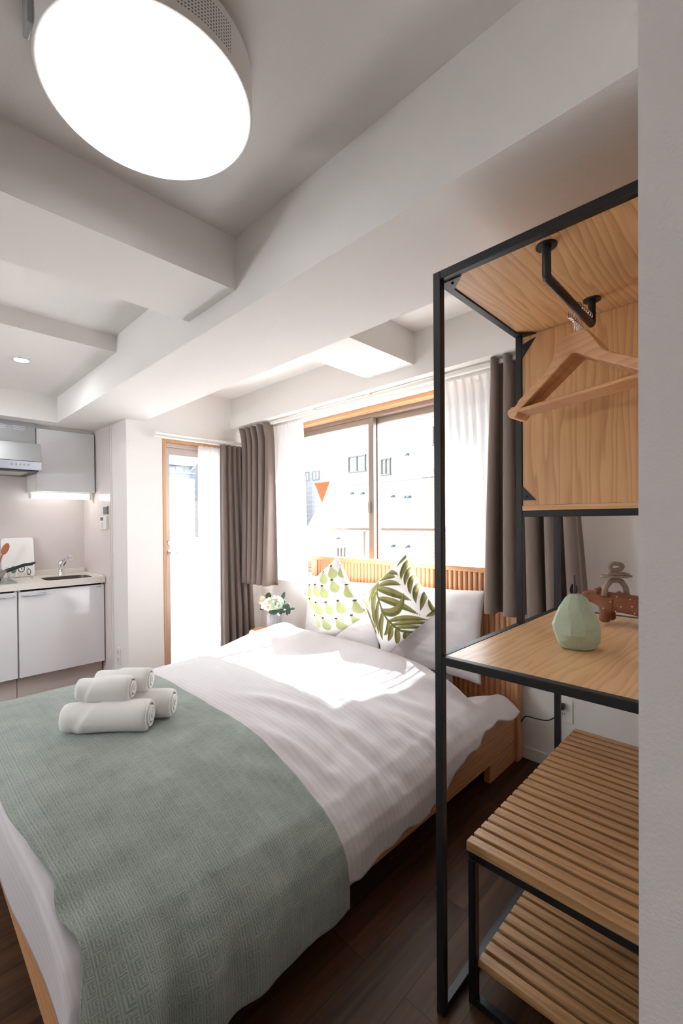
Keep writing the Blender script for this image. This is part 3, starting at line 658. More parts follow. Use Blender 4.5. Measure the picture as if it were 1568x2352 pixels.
# wooden turner
t = thing('wooden_spoon', 'brown wooden spoon at the left edge, in front of the cutting board', 'spoon', (-3.97, 0.545, zc))
bm = B(); ball(bm, (-4.0, 0.598, zc + 0.222), 0.006, 0.022, 0.044, 16, Matrix.Rotation(math.radians(-22), 3, 'X')); obj('bowl', bm, plain('brown_wood_spoon', rgb(176, 104, 66), 0.5), t, smooth=True)
bm = B(); tube(bm, [(-4.0, 0.582, zc + 0.182), (-3.99, 0.52, zc + 0.005)], 0.005, 8); obj('handle', bm, plain('brown_wood_handle', rgb(176, 104, 66), 0.5), t, smooth=True)
# hob and pan
t = thing('gas_hob', 'flat steel hob grate at the left end of the countertop', 'hob', (-3.84, 0.38, zc))
obj('top_plate', bx(-4.02, -3.66, 0.12, 0.615, zc, zc + 0.008), STEEL, t, bevel=0.003)
bm = B()
for k in range(4):
    a = k * PI / 2 + 0.4; tube(bm, [(-3.80 + 0.03 * math.cos(a), 0.44 + 0.03 * math.sin(a), zc + 0.022), (-3.80 + 0.11 * math.cos(a), 0.44 + 0.11 * math.sin(a), zc + 0.022), (-3.80 + 0.115 * math.cos(a), 0.44 + 0.115 * math.sin(a), zc + 0.008)], 0.004, 6)
obj('pan_support', bm, DARK, t, smooth=True)
bm = B(); lathe(bm, [(0.045, 0), (0.045, 0.012), (0.0001, 0.014)], (-3.80, 0.44, zc + 0.008), 24); obj('burner', bm, DARK, t, smooth=True, auto=40)
PX, PY, PZ = -3.80, 0.455, zc + 0.0265
t = thing('frying_pan', 'grey frying pan with black handle on the hob', 'pan', (PX, PY, PZ))
bm = B(); lathe(bm, [(0.0001, 0), (0.088, 0), (0.095, 0.003), (0.122, 0.052), (0.119, 0.052), (0.093, 0.006), (0.0001, 0.004)], (PX, PY, PZ), 48); obj('bowl', bm, plain('grey_pan_enamel', rgb(168, 160, 154), 0.4, 0.2), t, smooth=True, auto=40)
bm = B(); lathe(bm, [(0.1185, 0.0515), (0.1225, 0.053), (0.1185, 0.055)], (PX, PY, PZ), 48, caps=False); obj('rim', bm, DARK, t, smooth=True)
bm = B(); tube(bm, [(PX - 0.005, PY + 0.116, PZ + 0.050), (PX - 0.008, PY + 0.17, PZ + 0.066), (PX - 0.01, PY + 0.225, PZ + 0.084), (PX - 0.01, PY + 0.268, PZ + 0.088), (PX - 0.01, PY + 0.29, PZ + 0.098)], 0.01, 10, rads=[0.014, 0.012, 0.012, 0.011, 0.007]); obj('handle', bm, DARK, t, smooth=True)
# wall cabinet, hood, under-cabinet lamp
XU = -3.80
t = thing('wall_cabinet', 'white wall cabinet beside the range hood', 'cabinet', (-3.96, 0.96, 1.468))
obj('carcass', bx(-4.118, XU - 0.022, 0.757, 1.150, 1.466, 1.921), WPLAST, t)
obj('door', bx(XU - 0.021, XU, 0.760, 1.146, 1.463, 1.919), WHITEM, t, bevel=0.0015)
obj('filler_strip', bx(-4.118, XU - 0.04, 0.757, 1.154, 1.921, 1.949), WPLAST, t)
t = thing('range_hood', 'grey metal range hood with button strip above the hob', 'range hood', (-3.9, 0.45, 1.585))
hb = obj('duct_box', bx(-4.118, -3.79, 0.10, 0.753, 1.795, 1.949), STEEL, t, bevel=0.002)
for gy in (0.31, 0.425, 0.54, 0.655):
    for k in range(3):
        z = 1.888 + k * 0.012; obj('vent_slat', bx(-3.791, -3.786, gy - 0.038, gy + 0.038, z, z + 0.006), STEELL, hb, bevel=0.001)
bm = B(); prism(bm, [(-4.118, 1.600), (-3.612, 1.652), (-3.640, 1.780), (-3.80, 1.797), (-4.118, 1.797)], 'y', 0.10, 0.753); obj('canopy', bm, STEEL, t, bevel=0.003)
bm = B(); prism(bm, [(-3.68, 1.598), (-3.625, 1.594), (-3.610, 1.650), (-3.68, 1.643)], 'y', 0.10, 0.753); st = obj('control_strip', bm, STEELL, t, bevel=0.002)
for k in range(5):
    bm = B(); lathe(bm, [(0.0065, 0), (0.0065, 0.004), (0.0001, 0.005)], (0, 0, 0), 12); bmesh.ops.rotate(bm, verts=bm.verts, matrix=Matrix.Rotation(PI / 2, 3, 'Y'))
    bmesh.ops.translate(bm, verts=bm.verts, vec=(-3.6175, 0.585 + k * 0.023, 1.627)); obj('button', bm, STEEL, st, smooth=True, auto=40)
bm = B(); box(bm, -4.10, -3.64, 0.12, 0.74, 1.586, 1.596); obj('filter_tray', bm, DARK, t)
bm = B(); box(bm, -3.98, -3.72, 0.35, 0.69, 1.582, 1.587); obj('filter', bm, plain('pale_filter', rgb(188, 184, 176), 0.5), t)
t = thing('under_cabinet_light', 'glowing white tube lamp under the wall cabinet', 'lamp', (-3.86, 0.92, 1.438))
bm = B(); tube(bm, [(-3.865, 0.735, 1.436), (-3.865, 1.118, 1.436)], 0.024, 16); obj('tube', bm, emis('tube_glow', (1.0, 0.99, 0.985, 1), E_TUBE), t, smooth=True, auto=40)
for y in (0.722, 1.118):
    bm = B(); tube(bm, [(-3.865, y, 1.436), (-3.865, y + 0.013, 1.436)], 0.0265, 16); obj('end_cap', bm, WPLAST, t, smooth=True, auto=40)
bm = B(); box(bm, -3.895, -3.835, 0.725, 1.125, 1.455, 1.4655); obj('mounting_bar', bm, WPLAST, t)
t = thing('control_panel', 'grey wall control panel on the kitchen side wall, above the white thermostat', 'control panel', (-3.57, 1.156, 1.29))
obj('plate', bx(-3.615, -3.525, 1.146, 1.156, 1.292, 1.352), GREYP, t, bevel=0.002); 
bm = B()
for k in range(3): box(bm, -3.605, -3.535, 1.1445, 1.146, 1.302 + k * 0.016, 1.308 + k * 0.016)
obj('button_row', bm, plain('dark_button', rgb(90, 94, 104), 0.4), t)
t = thing('thermostat', 'white wall thermostat with a dark screen on the kitchen side wall', 'thermostat', (-3.60, 1.156, 1.18))
obj('case', bx(-3.67, -3.535, 1.140, 1.156, 1.180, 1.280), WPLAST, t, bevel=0.004)
obj('screen', bx(-3.655, -3.60, 1.138, 1.140, 1.245, 1.270), plain('dark_screen', rgb(100, 88, 84), 0.2), t)
obj('button_cover', bx(-3.65, -3.60, 1.1385, 1.140, 1.190, 1.232), plain('white_cover', rgb(214, 208, 206), 0.4), t)
t = thing('wall_outlet', 'small white wall socket low on the pillar side', 'outlet', (-3.38, 1.169, 0.26), 'wall sockets')
obj('plate', bx(-3.415, -3.345, 1.161, 1.169, 0.20, 0.32), WPLAST, t, bevel=0.002)
for z in (0.235, 0.285):
    obj('socket', bx(-3.395, -3.365, 1.159, 1.161, z - 0.014, z + 0.014), plain('socket_grey', rgb(206, 198, 194), 0.4), t)

# ------------------------------------------------------------------ bed
BX0, BX1 = -2.50, -0.94
bed = thing('bed', 'oak bed frame with ribbed headboard and low side rails', 'bed', ((BX0 + BX1) / 2, 1.25, 0))
obj('side_rail', bx(BX1 - 0.03, BX1, 0.235, 2.235, 0.085, 0.275), OAK_Y, bed, bevel=0.002); obj('side_rail', bx(BX0, BX0 + 0.03, 0.235, 2.235, 0.085, 0.275), OAK_Y, bed, bevel=0.002)
obj('foot_board', bx(BX0 + 0.03, BX1 - 0.03, 0.235, 0.265, 0.085, 0.275), OAK_X, bed, bevel=0.002)
for x0 in (BX1 - 0.031, BX0 + 0.001):
    for y0, y1 in ((1.955, 2.235), (0.237, 0.45)):
        obj('leg', bx(x0, x0 + 0.03, y0, y1, 0, 0.0855), OAK_Y, bed, bevel=0.0015)
obj('slat_base', bx(BX0 + 0.031, BX1 - 0.031, 0.266, 2.23, 0.15, 0.20), OAK_X, bed)
hb = obj('headboard', bx(-2.465, -0.925, 2.243, 2.285, 0.0, 0.945), OAK_Z, bed, bevel=0.002)
obj('headboard_cap', bx(-2.468, -0.922, 2.222, 2.287, 0.945, 0.972), OAK_X, hb, bevel=0.003)
obj('headboard_stile', bx(-2.465, -2.405, 2.228, 2.243, 0.0, 0.945), OAK_Z, hb, bevel=0.002); obj('headboard_stile', bx(-0.96, -0.925, 2.228, 2.243, 0, 0.945), OAK_Z, hb, bevel=0.002)
bm = B(); n = 48; pitch = (2.405 - 0.96) / n
for k in range(n):
    xc = -2.405 + pitch * (k + 0.5); r = pitch * 0.46
    prism(bm, [(xc - r * math.cos(a), 2.2435 - r * 0.85 * math.sin(a)) for a in [PI * q / 8 for q in range(9)]], 'z', 0.2, 0.945)
obj('headboard_ribs', bm, OAK_Z, hb, smooth=True, auto=50)
bm = B(); box(bm, -2.44, -1.26, 0.32, 2.215, 0.20, 0.382)
o = obj('mattress', bm, COTTON, bevel=0.04, seg=4, loc=(-1.8, 1.25, 0.2)); tag(o, 'white mattress under the striped duvet', 'mattress')

# draped cloth over the bed: cross profiles (across: right and left sides, along: foot)
XC = -1.75
RPX = np.array([-1.75, -1.60, -1.45, -1.32, -1.17, -1.07, -1.0, -0.95, -0.915, -0.897, -0.893, -0.893]); RPZ = np.array([0, 0.0, 0.005, 0.022, 0.060, 0.090, 0.118, 0.155, 0.195, 0.24, 0.30, 0.42])
LPX = np.array([-1.75, -2.1, -2.3, -2.41, -2.475, -2.515, -2.53, -2.53]); LPZ = np.array([0, 0.002, 0.010, 0.026, 0.055, 0.10, 0.17, 0.42])
FPY = np.array([1.2, 0.5, 0.36, 0.28, 0.240, 0.217, 0.208, 0.206, 0.206]); FPZ = np.array([0, 0.0, 0.003, 0.010, 0.024, 0.045, 0.075, 0.12, 0.42])
def arc(px, pz):
    d = np.hypot(np.diff(px), np.diff(pz)); s = np.concatenate([[0], np.cumsum(d)]); return s
RS, LS, FS = arc(RPX, RPZ), arc(LPX, LPZ), arc(FPY, FPZ)
def top_z(y): return 0.452 + 0.030 * sst(0.9, 2.0, y) + 0.005 * sst(0.9, 0.3, y)
def drape(u, v):
    """u: distance across from the centre line (+ right), v: distance from y=1.2 towards the foot (negative = head)."""
    u = np.asarray(u, float); v = np.asarray(v, float)
    x = np.where(u >= 0, np.interp(u, RS, RPX), np.interp(-u, LS, LPX)); dx = np.where(u >= 0, np.interp(u, RS, RPZ), np.interp(-u, LS, LPZ))
    y = np.where(v >= 0, np.interp(v, FS, FPY), 1.2 - v); dy = np.where(v >= 0, np.interp(v, FS, FPZ), 0)
    drop = (dx ** 3 + dy ** 3) ** (1 / 3.0)
    c = np.minimum(dx, dy)
    z = top_z(y) - drop
    x = x + np.where(u >= 0, 1, -1) * 0.25 * c * sst(0.05, 0.2, c)
    y = y - 0.12 * c + 0.034 * sst(-1.5, -0.95, x) * sst(0.55, 0.25, y)
    return np.stack([x, y, z], -1)
def fbm(P, sc, amp, stretch=(1, 1, 1), seed=0):
    out = np.zeros(P.shape[:-1])
    for idx in np.ndindex(out.shape):
        p = P[idx]; out[idx] = noise.fractal((p[0] * sc * stretch[0] + seed, p[1] * sc * stretch[1], p[2] * sc * stretch[2]), 0.7, 2.0, 3)
    return out * amp
def normals(P):
    du = np.gradient(P, axis=0); dv = np.gradient(P, axis=1); n = np.cross(du, dv); n /= (np.linalg.norm(n, axis=-1, keepdims=True) + 1e-9)
    if n[n.shape[0] // 2, n.shape[1] // 2, 2] < 0: n = -n
    return n
def uvset(o, U, V_):
    me = o.data; uvl = me.uv_layers.new(name='UVMap'); flat = np.stack([U.ravel(), V_.ravel()], -1)
    vi = np.zeros(len(me.loops), dtype=np.int32); me.loops.foreach_get('vertex_index', vi); uvl.data.foreach_set('uv', flat[vi].astype(np.float32).ravel())
def su_right(drop): return float(np.interp(drop, RPZ[3:], RS[3:]))
# ---- duvet
nu, nv = 260, 250
vv = np.concatenate([np.linspace(-0.985, -0.72, 46), np.linspace(-0.715, FS[-1] - 0.205, nv - 46)])
U = np.zeros((nu, nv)); Vv = np.zeros((nu, nv))
for j, v in enumerate(vv):
    y = 1.2 - v if v < 0 else np.interp(v, FS, FPY)
    hz = np.interp(y, [0.2, 1.0, 1.37, 1.50, 1.62, 1.80, 1.95, 2.2], [0.15, 0.150, 0.160, 0.185, 0.235, 0.27, 0.285, 0.295])
    hz += 0.008 * math.sin(y * 17) + 0.006 * math.sin(y * 41 + 1)
    ur = su_right(top_z(y) - hz); ul = -float(np.interp(0.27, LPZ[2:], LS[2:]))
    U[:, j] = np.linspace(ul, ur, nu); Vv[:, j] = v
P = drape(U, Vv)
# the head edge: rolled down behind the fold, running further back on the right-hand overhang
head = sst(1.84, 1.935, P[..., 1]); wide = sst(-1.16, -0.97, P[..., 0])
Pn = P.copy()
yy = P[..., 1]
Pn[..., 1] = np.where(yy > 1.6, yy + (yy - 1.6) / 0.585 * (-0.235 * (1 - wide) - 0.02 * wide), yy)
y2 = Pn[..., 1]
bump = 0.046 * np.exp(-((y2 - 1.875) / 0.085) ** 2) * (1 - wide) * sst(-2.50, -2.30, P[..., 0]) + 0.062 * np.exp(-((P[..., 0] + 2.42) / 0.14) ** 2 - ((y2 - 1.74) / 0.30) ** 2)
roll = sst(1.905, 1.95, y2) * (1 - wide) 
Pn[..., 2] += bump - 0.085 * roll
flare = sst(1.85, 2.18, y2) * sst(0.40, 0.28, Pn[..., 2])
Pn[..., 0] += 0.045 * flare * wide
P = Pn
nn = normals(P)
sidew = sst(0.43, 0.33, P[..., 2]) * sst(-1.6, -1.2, P[..., 0])
amp = 0.004 + 0.006 * sst(-1.75, -1.1, P[..., 0])
amp = amp * sst(0.2, 0.9, P[..., 1]) + 0.002
d1 = fbm(P, 2.6, 1.0, (1.0, 1.7, 1.0), 3); d2 = fbm(P, 8.0, 0.35, (1.0, 1.4, 1.0), 11)
# long soft creases running down to the right
cr = np.zeros_like(d1)
for (x0, y0, x1, y1, w_, h_) in ((-1.75, 1.10, -0.98, 1.30, 0.035, 0.016), (-1.60, 1.42, -1.0, 1.40, 0.03, 0.010), (-1.45, 0.98, -1.02, 1.06, 0.022, 0.012), (-1.35, 1.55, -0.92, 1.72, 0.03, 0.010), (-1.25, 1.20, -0.93, 1.18, 0.018, 0.010), (-1.30, 1.75, -0.95, 1.98, 0.03, 0.012), (-1.15, 1.46, -0.90, 1.52, 0.016, 0.008)):
    a = np.array([x0, y0]); b_ = np.array([x1, y1]); ab = b_ - a; q = P[..., :2] - a; tt = np.clip((q @ ab) / (ab @ ab), 0, 1); dd = np.linalg.norm(q - tt[..., None] * ab, axis=-1)
    cr += h_ * np.exp(-(dd / w_) ** 2) * np.sin(PI * np.clip(tt, 0.02, 0.98)) - 0.5 * h_ * np.exp(-((dd - 2 * w_) / w_) ** 2) * np.sin(PI * tt)
P = P + nn * (d1 * amp + d2 * amp * 0.5 + cr)[..., None]
DUV_P = P
bm, V = gridmesh(P)
o = obj('duvet', bm, DUVET, smooth=True, up=True, loc=(-1.75, 1.2, 0.2)); uvset(o, U, Vv); solidify(o, 0.014, -1)
tag(o, 'white striped duvet spread over the whole oak bed', 'duvet')
# ---- sage throw across the foot of the bed
nu, nv = 240, 150
vt0 = 1.2 - 0.94; vt1 = float(np.interp(0.030, FPZ[1:], FS[1:]))
us = np.linspace(-float(np.interp(0.24, LPZ[2:], LS[2:])), su_right(top_z(0.5) - 0.092), nu)
U, Vv = np.meshgrid(us, np.linspace(vt0, vt1, nv), indexing='ij')
# front hem wanders and drops further at the right-hand corner
hemd = 0.008 * np.sin(us * 9) + 0.012 * np.sin(us * 31) * sst(0.4, 0.7, us) + 0.030 * sst(0.80, 1.0, us) + 0.006
Vv = vt0 + (Vv - vt0) * ((vt1 + hemd - vt0) / (vt1 - vt0))[:, None]
P = drape(U, Vv)
# same wrinkle field as the duvet so it lies on it, plus folds at the hanging front corner
nn = normals(P)
amp = (0.004 + 0.006 * sst(-1.75, -1.1, P[..., 0])) * sst(0.2, 0.9, P[..., 1]) + 0.002
d1 = fbm(P, 2.6, 1.0, (1.0, 1.7, 1.0), 3); d2 = fbm(P, 8.0, 0.35, (1.0, 1.4, 1.0), 11)
off = 0.0085 + d1 * amp + d2 * amp * 0.5
hang = sst(0.40, 0.20, P[..., 2]) * sst(-1.15, -0.95, P[..., 0]) * sst(0.75, 0.3, P[..., 1])
off = off + hang * (0.020 * np.sin((P[..., 1] + P[..., 0] * 0.5) * 42) + 0.018)
off = off + 0.010 * sst(0.45, 0.22, P[..., 1]) * np.sin(P[..., 0] * 23) ** 2 * sst(-1.4, -1.0, P[..., 0])
P = P + nn * off[..., None]
bm, V = gridmesh(P)
o = obj('throw_blanket', bm, THROW, smooth=True, up=True, loc=(-1.75, 0.6, 0.2)); uvset(o, U, Vv); solidify(o, 0.003, 1)
tag(o, 'sage green patterned throw across the foot of the bed', 'blanket')

# ---- pillows
def pillow(c, w_, h_, th, lean, name, label, mat, rz=0.0, n=56):
    """A stuffed rectangle standing on its long edge and leaning back."""
    a = np.linspace(-1, 1, n); A, Bq = np.meshgrid(a, a, indexing='ij')
    prof = (1 - np.abs(A) ** 3.2) ** 0.55 * (1 - np.abs(Bq) ** 3.2) ** 0.55
    inx = 1 - 0.06 * (1 - np.abs(A) ** 6) * np.abs(Bq) ** 8; 
    X = A * w_ / 2 * (1 - 0.055 * (1 - Bq ** 2) * np.abs(A) ** 6); Z = Bq * h_ / 2 * (1 - 0.07 * (1 - A ** 2) * np.abs(Bq) ** 6)
    P1 = np.stack([X, -prof * th / 2, Z], -1); P2 = np.stack([X, prof * th / 2, Z], -1)
    wr = fbm(P1, 7.0, 0.008, (1, 1, 1.6), hash(name + label) % 97); P1[..., 1] -= wr * prof; P2[..., 1] += wr * prof
    bm = B(); V1 = [[bm.verts.new(P1[i, j]) for j in range(n)] for i in range(n)]
    V2 = [[(V1[i][j] if i in (0, n - 1) or j in (0, n - 1) else bm.verts.new(P2[i, j])) for j in range(n)] for i in range(n)]
    for i in range(n - 1):
        for j in range(n - 1):
            bm.faces.new((V1[i][j], V1[i + 1][j], V1[i + 1][j + 1], V1[i][j + 1])); bm.faces.new((V2[i][j], V2[i][j + 1], V2[i + 1][j + 1], V2[i + 1][j]))
    mt = Matrix.Translation(c) @ Matrix.Rotation(rz, 4, 'Z') @ Matrix.Rotation(-lean, 4, 'X')
    bmesh.ops.transform(bm, matrix=mt, verts=bm.verts)
    o = obj(name, bm, mat, smooth=True, loc=(c[0], c[1], c[2] - h_ / 2)); return o
tag(pillow((-2.08, 2.142, 0.615), 0.70, 0.45, 0.115, math.radians(6), 'bed_pillow', 'l', COTTON), 'plump white bed pillow behind the pear print cushion', 'pillow', 'white bed pillows')
tag(pillow((-1.398, 2.142, 0.622), 0.67, 0.48, 0.115, math.radians(6), 'bed_pillow', 'r', COTTON), 'plump white bed pillow behind the leaf print cushion', 'pillow', 'white bed pillows')

# ---- printed cushions
def cushion(T, Lc, Rc, th, painter, name, label, n=210):
    T, Lc, Rc = map(np.array, (T, Lc, Rc)); u = Lc - T; v = Rc - T; nrm = np.cross(u, v); nrm = nrm / np.linalg.norm(nrm)
    if nrm[1] > 0: nrm = -nrm
    a = np.linspace(0, 1, n); A, Bq = np.meshgrid(a, a, indexing='ij'); sa, sb = 2 * A - 1, 2 * Bq - 1
    prof = (1 - np.abs(sa) ** 2.6) ** 0.6 * (1 - np.abs(sb) ** 2.6) ** 0.6
    A2 = 0.5 + sa / 2 * (1 - 0.06 * (1 - sb ** 2) * np.abs(sa) ** 4); B2 = 0.5 + sb / 2 * (1 - 0.06 * (1 - sa ** 2) * np.abs(sb) ** 4)
    base = T + A2[..., None] * u + B2[..., None] * v
    wr = np.zeros_like(prof)
    wr += fbm(base, 9.0, 0.006, (1, 1, 1), len(label))
    P1 = base + nrm * (prof * th / 2 + wr * prof)[..., None]; P2 = base - nrm * (prof * th / 2)[..., None]
    bm = B(); V1 = [[bm.verts.new(P1[i, j]) for j in range(n)] for i in range(n)]
    cols = [painter(A2, B2).reshape(-1, 4)]
    back = []
    V2 = [[None] * n for _ in range(n)]
    for i in range(n):
        for j in range(n):
            if i in (0, n - 1) or j in (0, n - 1): V2[i][j] = V1[i][j]
            elif i % 1 == 0: V2[i][j] = bm.verts.new(P2[i, j]); back.append(rgb(236, 233, 230))
    for i in range(n - 1):
        for j in range(n - 1):
            bm.faces.new((V1[i][j], V1[i + 1][j], V1[i + 1][j + 1], V1[i][j + 1])); bm.faces.new((V2[i][j], V2[i][j + 1], V2[i + 1][j + 1], V2[i + 1][j]))
    m, nt, b = new_mat(name + '_print'); b.inputs['Roughness'].default_value = 0.9; b.inputs['Specular IOR Level'].default_value = 0.15; b.inputs['Sheen Weight'].default_value = 0.1
    at = N(nt, 'ShaderNodeVertexColor'); at.layer_name = 'print'; L(nt, at.outputs[0], b.inputs['Base Color'])
    nz = N(nt, 'ShaderNodeTexNoise', Scale=700.0); tc = N(nt, 'ShaderNodeTexCoord'); L(nt, tc.outputs['Object'], nz.inputs['Vector']); bp = N(nt, 'ShaderNodeBump', Strength=0.2, Distance=0.001); L(nt, nz.outputs['Fac'], bp.inputs['Height']); L(nt, bp.outputs['Normal'], b.inputs['Normal'])
    o = obj(name, bm, m, smooth=True, loc=tuple(T + 0.5 * u + 0.5 * v)); paint(o, 'print', np.concatenate([cols[0], np.array(back)], 0))
    tag(o, label, 'cushion', 'printed cushions'); return o
def mapper(T, Lp, Rp, sx=0.0, sy=0.0, zx=660.0, zy=1240.0, k=4.3556):
    """picture-plan of the print: points measured on the cushion face -> cushion (a, b)."""
    T, Lp, Rp = (np.array([(q[0] - zx) * k, (q[1] - zy) * k]) for q in (T, Lp, Rp)); Mx = np.linalg.inv(np.stack([Lp - T, Rp - T], 1))
    return lambda p: Mx @ (np.array(p, float) + np.array((sx, sy)) * k - T)
WHITE_C = np.array(rgb(238, 235, 233))
def mixc(c, col, m): return c * (1 - m[..., None]) + np.array(col) * m[..., None]
pm = mapper((775, 1277), (690, 1352), (845, 1413), 9, -2)
PEARS = [(508, 262), (463, 405), (292, 449), (374, 463), (582, 459), (174, 548), (244, 597), (324, 634), (430, 628), (536, 615), (662, 617), (240, 746), (299, 773), (400, 793), (526, 793), (649, 759), (425, 265), (350, 318), (505, 130), (215, 455), (620, 300)]
def pear_paint(A, Bq):
    c = np.zeros(A.shape + (4,)); c[:] = WHITE_C
    for (sx, sy) in PEARS:
        f = min(1.0, 0.55 + (sx - 150) / 330.0)
        s = np.array(pm((sx, sy))); ax = np.array(pm((sx + 44 * f, sy + 106))) - s; wd = np.array(pm((sx + 42 * f, sy - 12))) - s
        l2 = ax / (ax @ ax)
        q = np.stack([A - s[0], Bq - s[1]], -1)
        Mi = np.linalg.inv(np.stack([ax, wd], 1)); al = q @ Mi[0]; ac = q @ Mi[1]
        w = np.where(al < 0.95, 0.30 + 0.62 * sst(0.10, 0.78, al), 0.92); body = (al > 0.06) & (al < 1.22)
        e = np.where(al < 0.12, np.sqrt(np.clip((al - 0.05) / 0.07, 0, 1)), np.where(al > 0.78, np.sqrt(np.clip(1 - ((al - 0.78) / 0.42) ** 2, 0, 1)), 1.0))
        m = sst(0.06, -0.06, np.abs(ac) - w * e) * body
        tone = np.array(rgb(196, 203, 142)) * (0.93 + 0.1 * np.clip(ac, -1, 1))[..., None]; tone[..., 3] = 1
        c = c * (1 - m[..., None]) + tone * m[..., None]
        st = sst(1.15, 0.8, np.hypot((al + 0.0) / 0.085, ac / 0.30)); c = mixc(c, rgb(86, 58, 42), st)
    return c
cushion(*[tuple(np.array((0, 0, 1.22)) + (np.array(p) - np.array((0, 0, 1.22))) * 0.945) for p in ((-2.021, 2.056, 1.0), (-2.373, 2.04, 0.754), (-1.775, 2.069, 0.648))], 0.115, pear_paint, 'throw_cushion', 'white cushion printed with green pears, set on its corner')
lm = mapper((931, 1270), (826, 1373), (1006, 1408), 10, -5)
LEAFLETS = [((950, 380), (1040, 330), (1125, 395), 45), ((920, 430), (1020, 385), (1105, 420), 58), ((920, 490), (1060, 450), (1160, 500), 55), ((920, 520), (1080, 560), (1265, 650), 70), ((965, 630), (1120, 650), (1335, 780), 62), ((1010, 750), (1190, 830), (1200, 590), 80), ((1090, 850), (1220, 800), (1385, 820), 46), ((1110, 885), (1250, 850), (1400, 840), 36), ((1140, 910), (1250, 890), (1360, 880), 30),
    ((900, 450), (840, 500), (815, 610), 38), ((905, 460), (855, 560), (840, 705), 42), ((910, 480), (870, 620), (885, 760), 46), ((925, 560), (880, 700), (935, 930), 60), ((960, 660), (935, 800), (972, 990), 50), ((1020, 770), (980, 880), (1010, 1025), 62), ((1070, 850), (1095, 930), (1030, 985), 48), ((1110, 890), (1095, 970), (1065, 1035), 52), ((1150, 920), (1150, 980), (1125, 1050), 52), ((1220, 940), (1205, 980), (1185, 1015), 46), ((1280, 940), (1260, 960), (1235, 985), 34),
    ((712, 572), (745, 555), (792, 575), 36), ((728, 605), (770, 640), (837, 720), 36), ((785, 705), (850, 780), (890, 895), 34), ((825, 785), (885, 860), (940, 985), 34), ((850, 840), (895, 930), (925, 1000), 34),
    ((1188, 135), (1130, 220), (1088, 300), 34), ((1215, 180), (1140, 300), (1160, 440), 58), ((1225, 280), (1185, 380), (1200, 500), 52), ((1250, 390), (1220, 480), (1258, 585), 50), ((1300, 450), (1275, 560), (1310, 675), 48), ((1345, 530), (1365, 640), (1343, 740), 44), ((1385, 570), (1400, 680), (1445, 770), 42), ((1485, 685), (1440, 760), (1380, 790), 36), ((1490, 775), (1465, 785), (1445, 805), 26), ((1245, 345), (1265, 360), (1285, 375), 30)]
RACHIS = [[(905, 430), (925, 540), (965, 650), (1005, 740), (1060, 830), (1130, 900), (1180, 935), (1285, 940)], [(1190, 150), (1235, 290), (1300, 440), (1380, 570), (1475, 690)]]
def leaf_paint(A, Bq):
    c = np.zeros(A.shape + (4,)); c[:] = WHITE_C
    olive, tan = np.array(rgb(88, 94, 38)), np.array(rgb(132, 120, 78))
    scale = np.linalg.norm(np.array(lm((100, 0))) - np.array(lm((0, 0)))) / 100
    for p0, p1, p2, wd in LEAFLETS:
        q0, q1, q2 = (np.array(lm(p)) for p in (p0, p1, p2)); best = np.full(A.shape, 9.0); sgn = np.zeros(A.shape); 
        R = np.zeros(A.shape); T_ = np.zeros(A.shape)
        for k in range(29):
            t_ = k / 28; pc = (1 - t_) ** 2 * q0 + 2 * t_ * (1 - t_) * q1 + t_ ** 2 * q2; tg = 2 * (1 - t_) * (q1 - q0) + 2 * t_ * (q2 - q1)
            dx, dy = A - pc[0], Bq - pc[1]; dist = np.hypot(dx, dy); w = wd * 0.80 * scale * 0.5 * (math.sin(PI * min(0.985, 0.10 + 0.90 * t_)) ** 0.7 + 0.04)
            rel = dist / w; upd = rel < best; best = np.where(upd, rel, best); sgn = np.where(upd, (tg[0] * dy - tg[1] * dx) / (np.linalg.norm(tg) + 1e-9) / w, sgn)
        m = sst(1.12, 0.95, best); side = sst(-0.25, 0.25, sgn + 0.1)
        col = olive[None, None] * (1 - side[..., None]) + tan[None, None] * side[..., None]
        c = c * (1 - m[..., None]) + col * m[..., None]
    for ln, w in zip(RACHIS, (17, 12)):
        for a, b_ in zip(ln, ln[1:]):
            qa, qb = np.array(lm(a)), np.array(lm(b_)); ab = qb - qa; qx = A - qa[0]; qy = Bq - qa[1]; tt = np.clip((qx * ab[0] + qy * ab[1]) / (ab @ ab), 0, 1); dd = np.hypot(qx - tt * ab[0], qy - tt * ab[1])
            c = mixc(c, rgb(92, 96, 46), sst(1.1, 0.9, dd / (w * scale * 0.5)))
    return c
cushion((-1.53, 2.121, 1.038), (-1.842, 2.069, 0.747), (-1.238, 1.998, 0.747), 0.11, leaf_paint, 'throw_cushion', 'white cushion with dark green palm leaves, set on its corner')

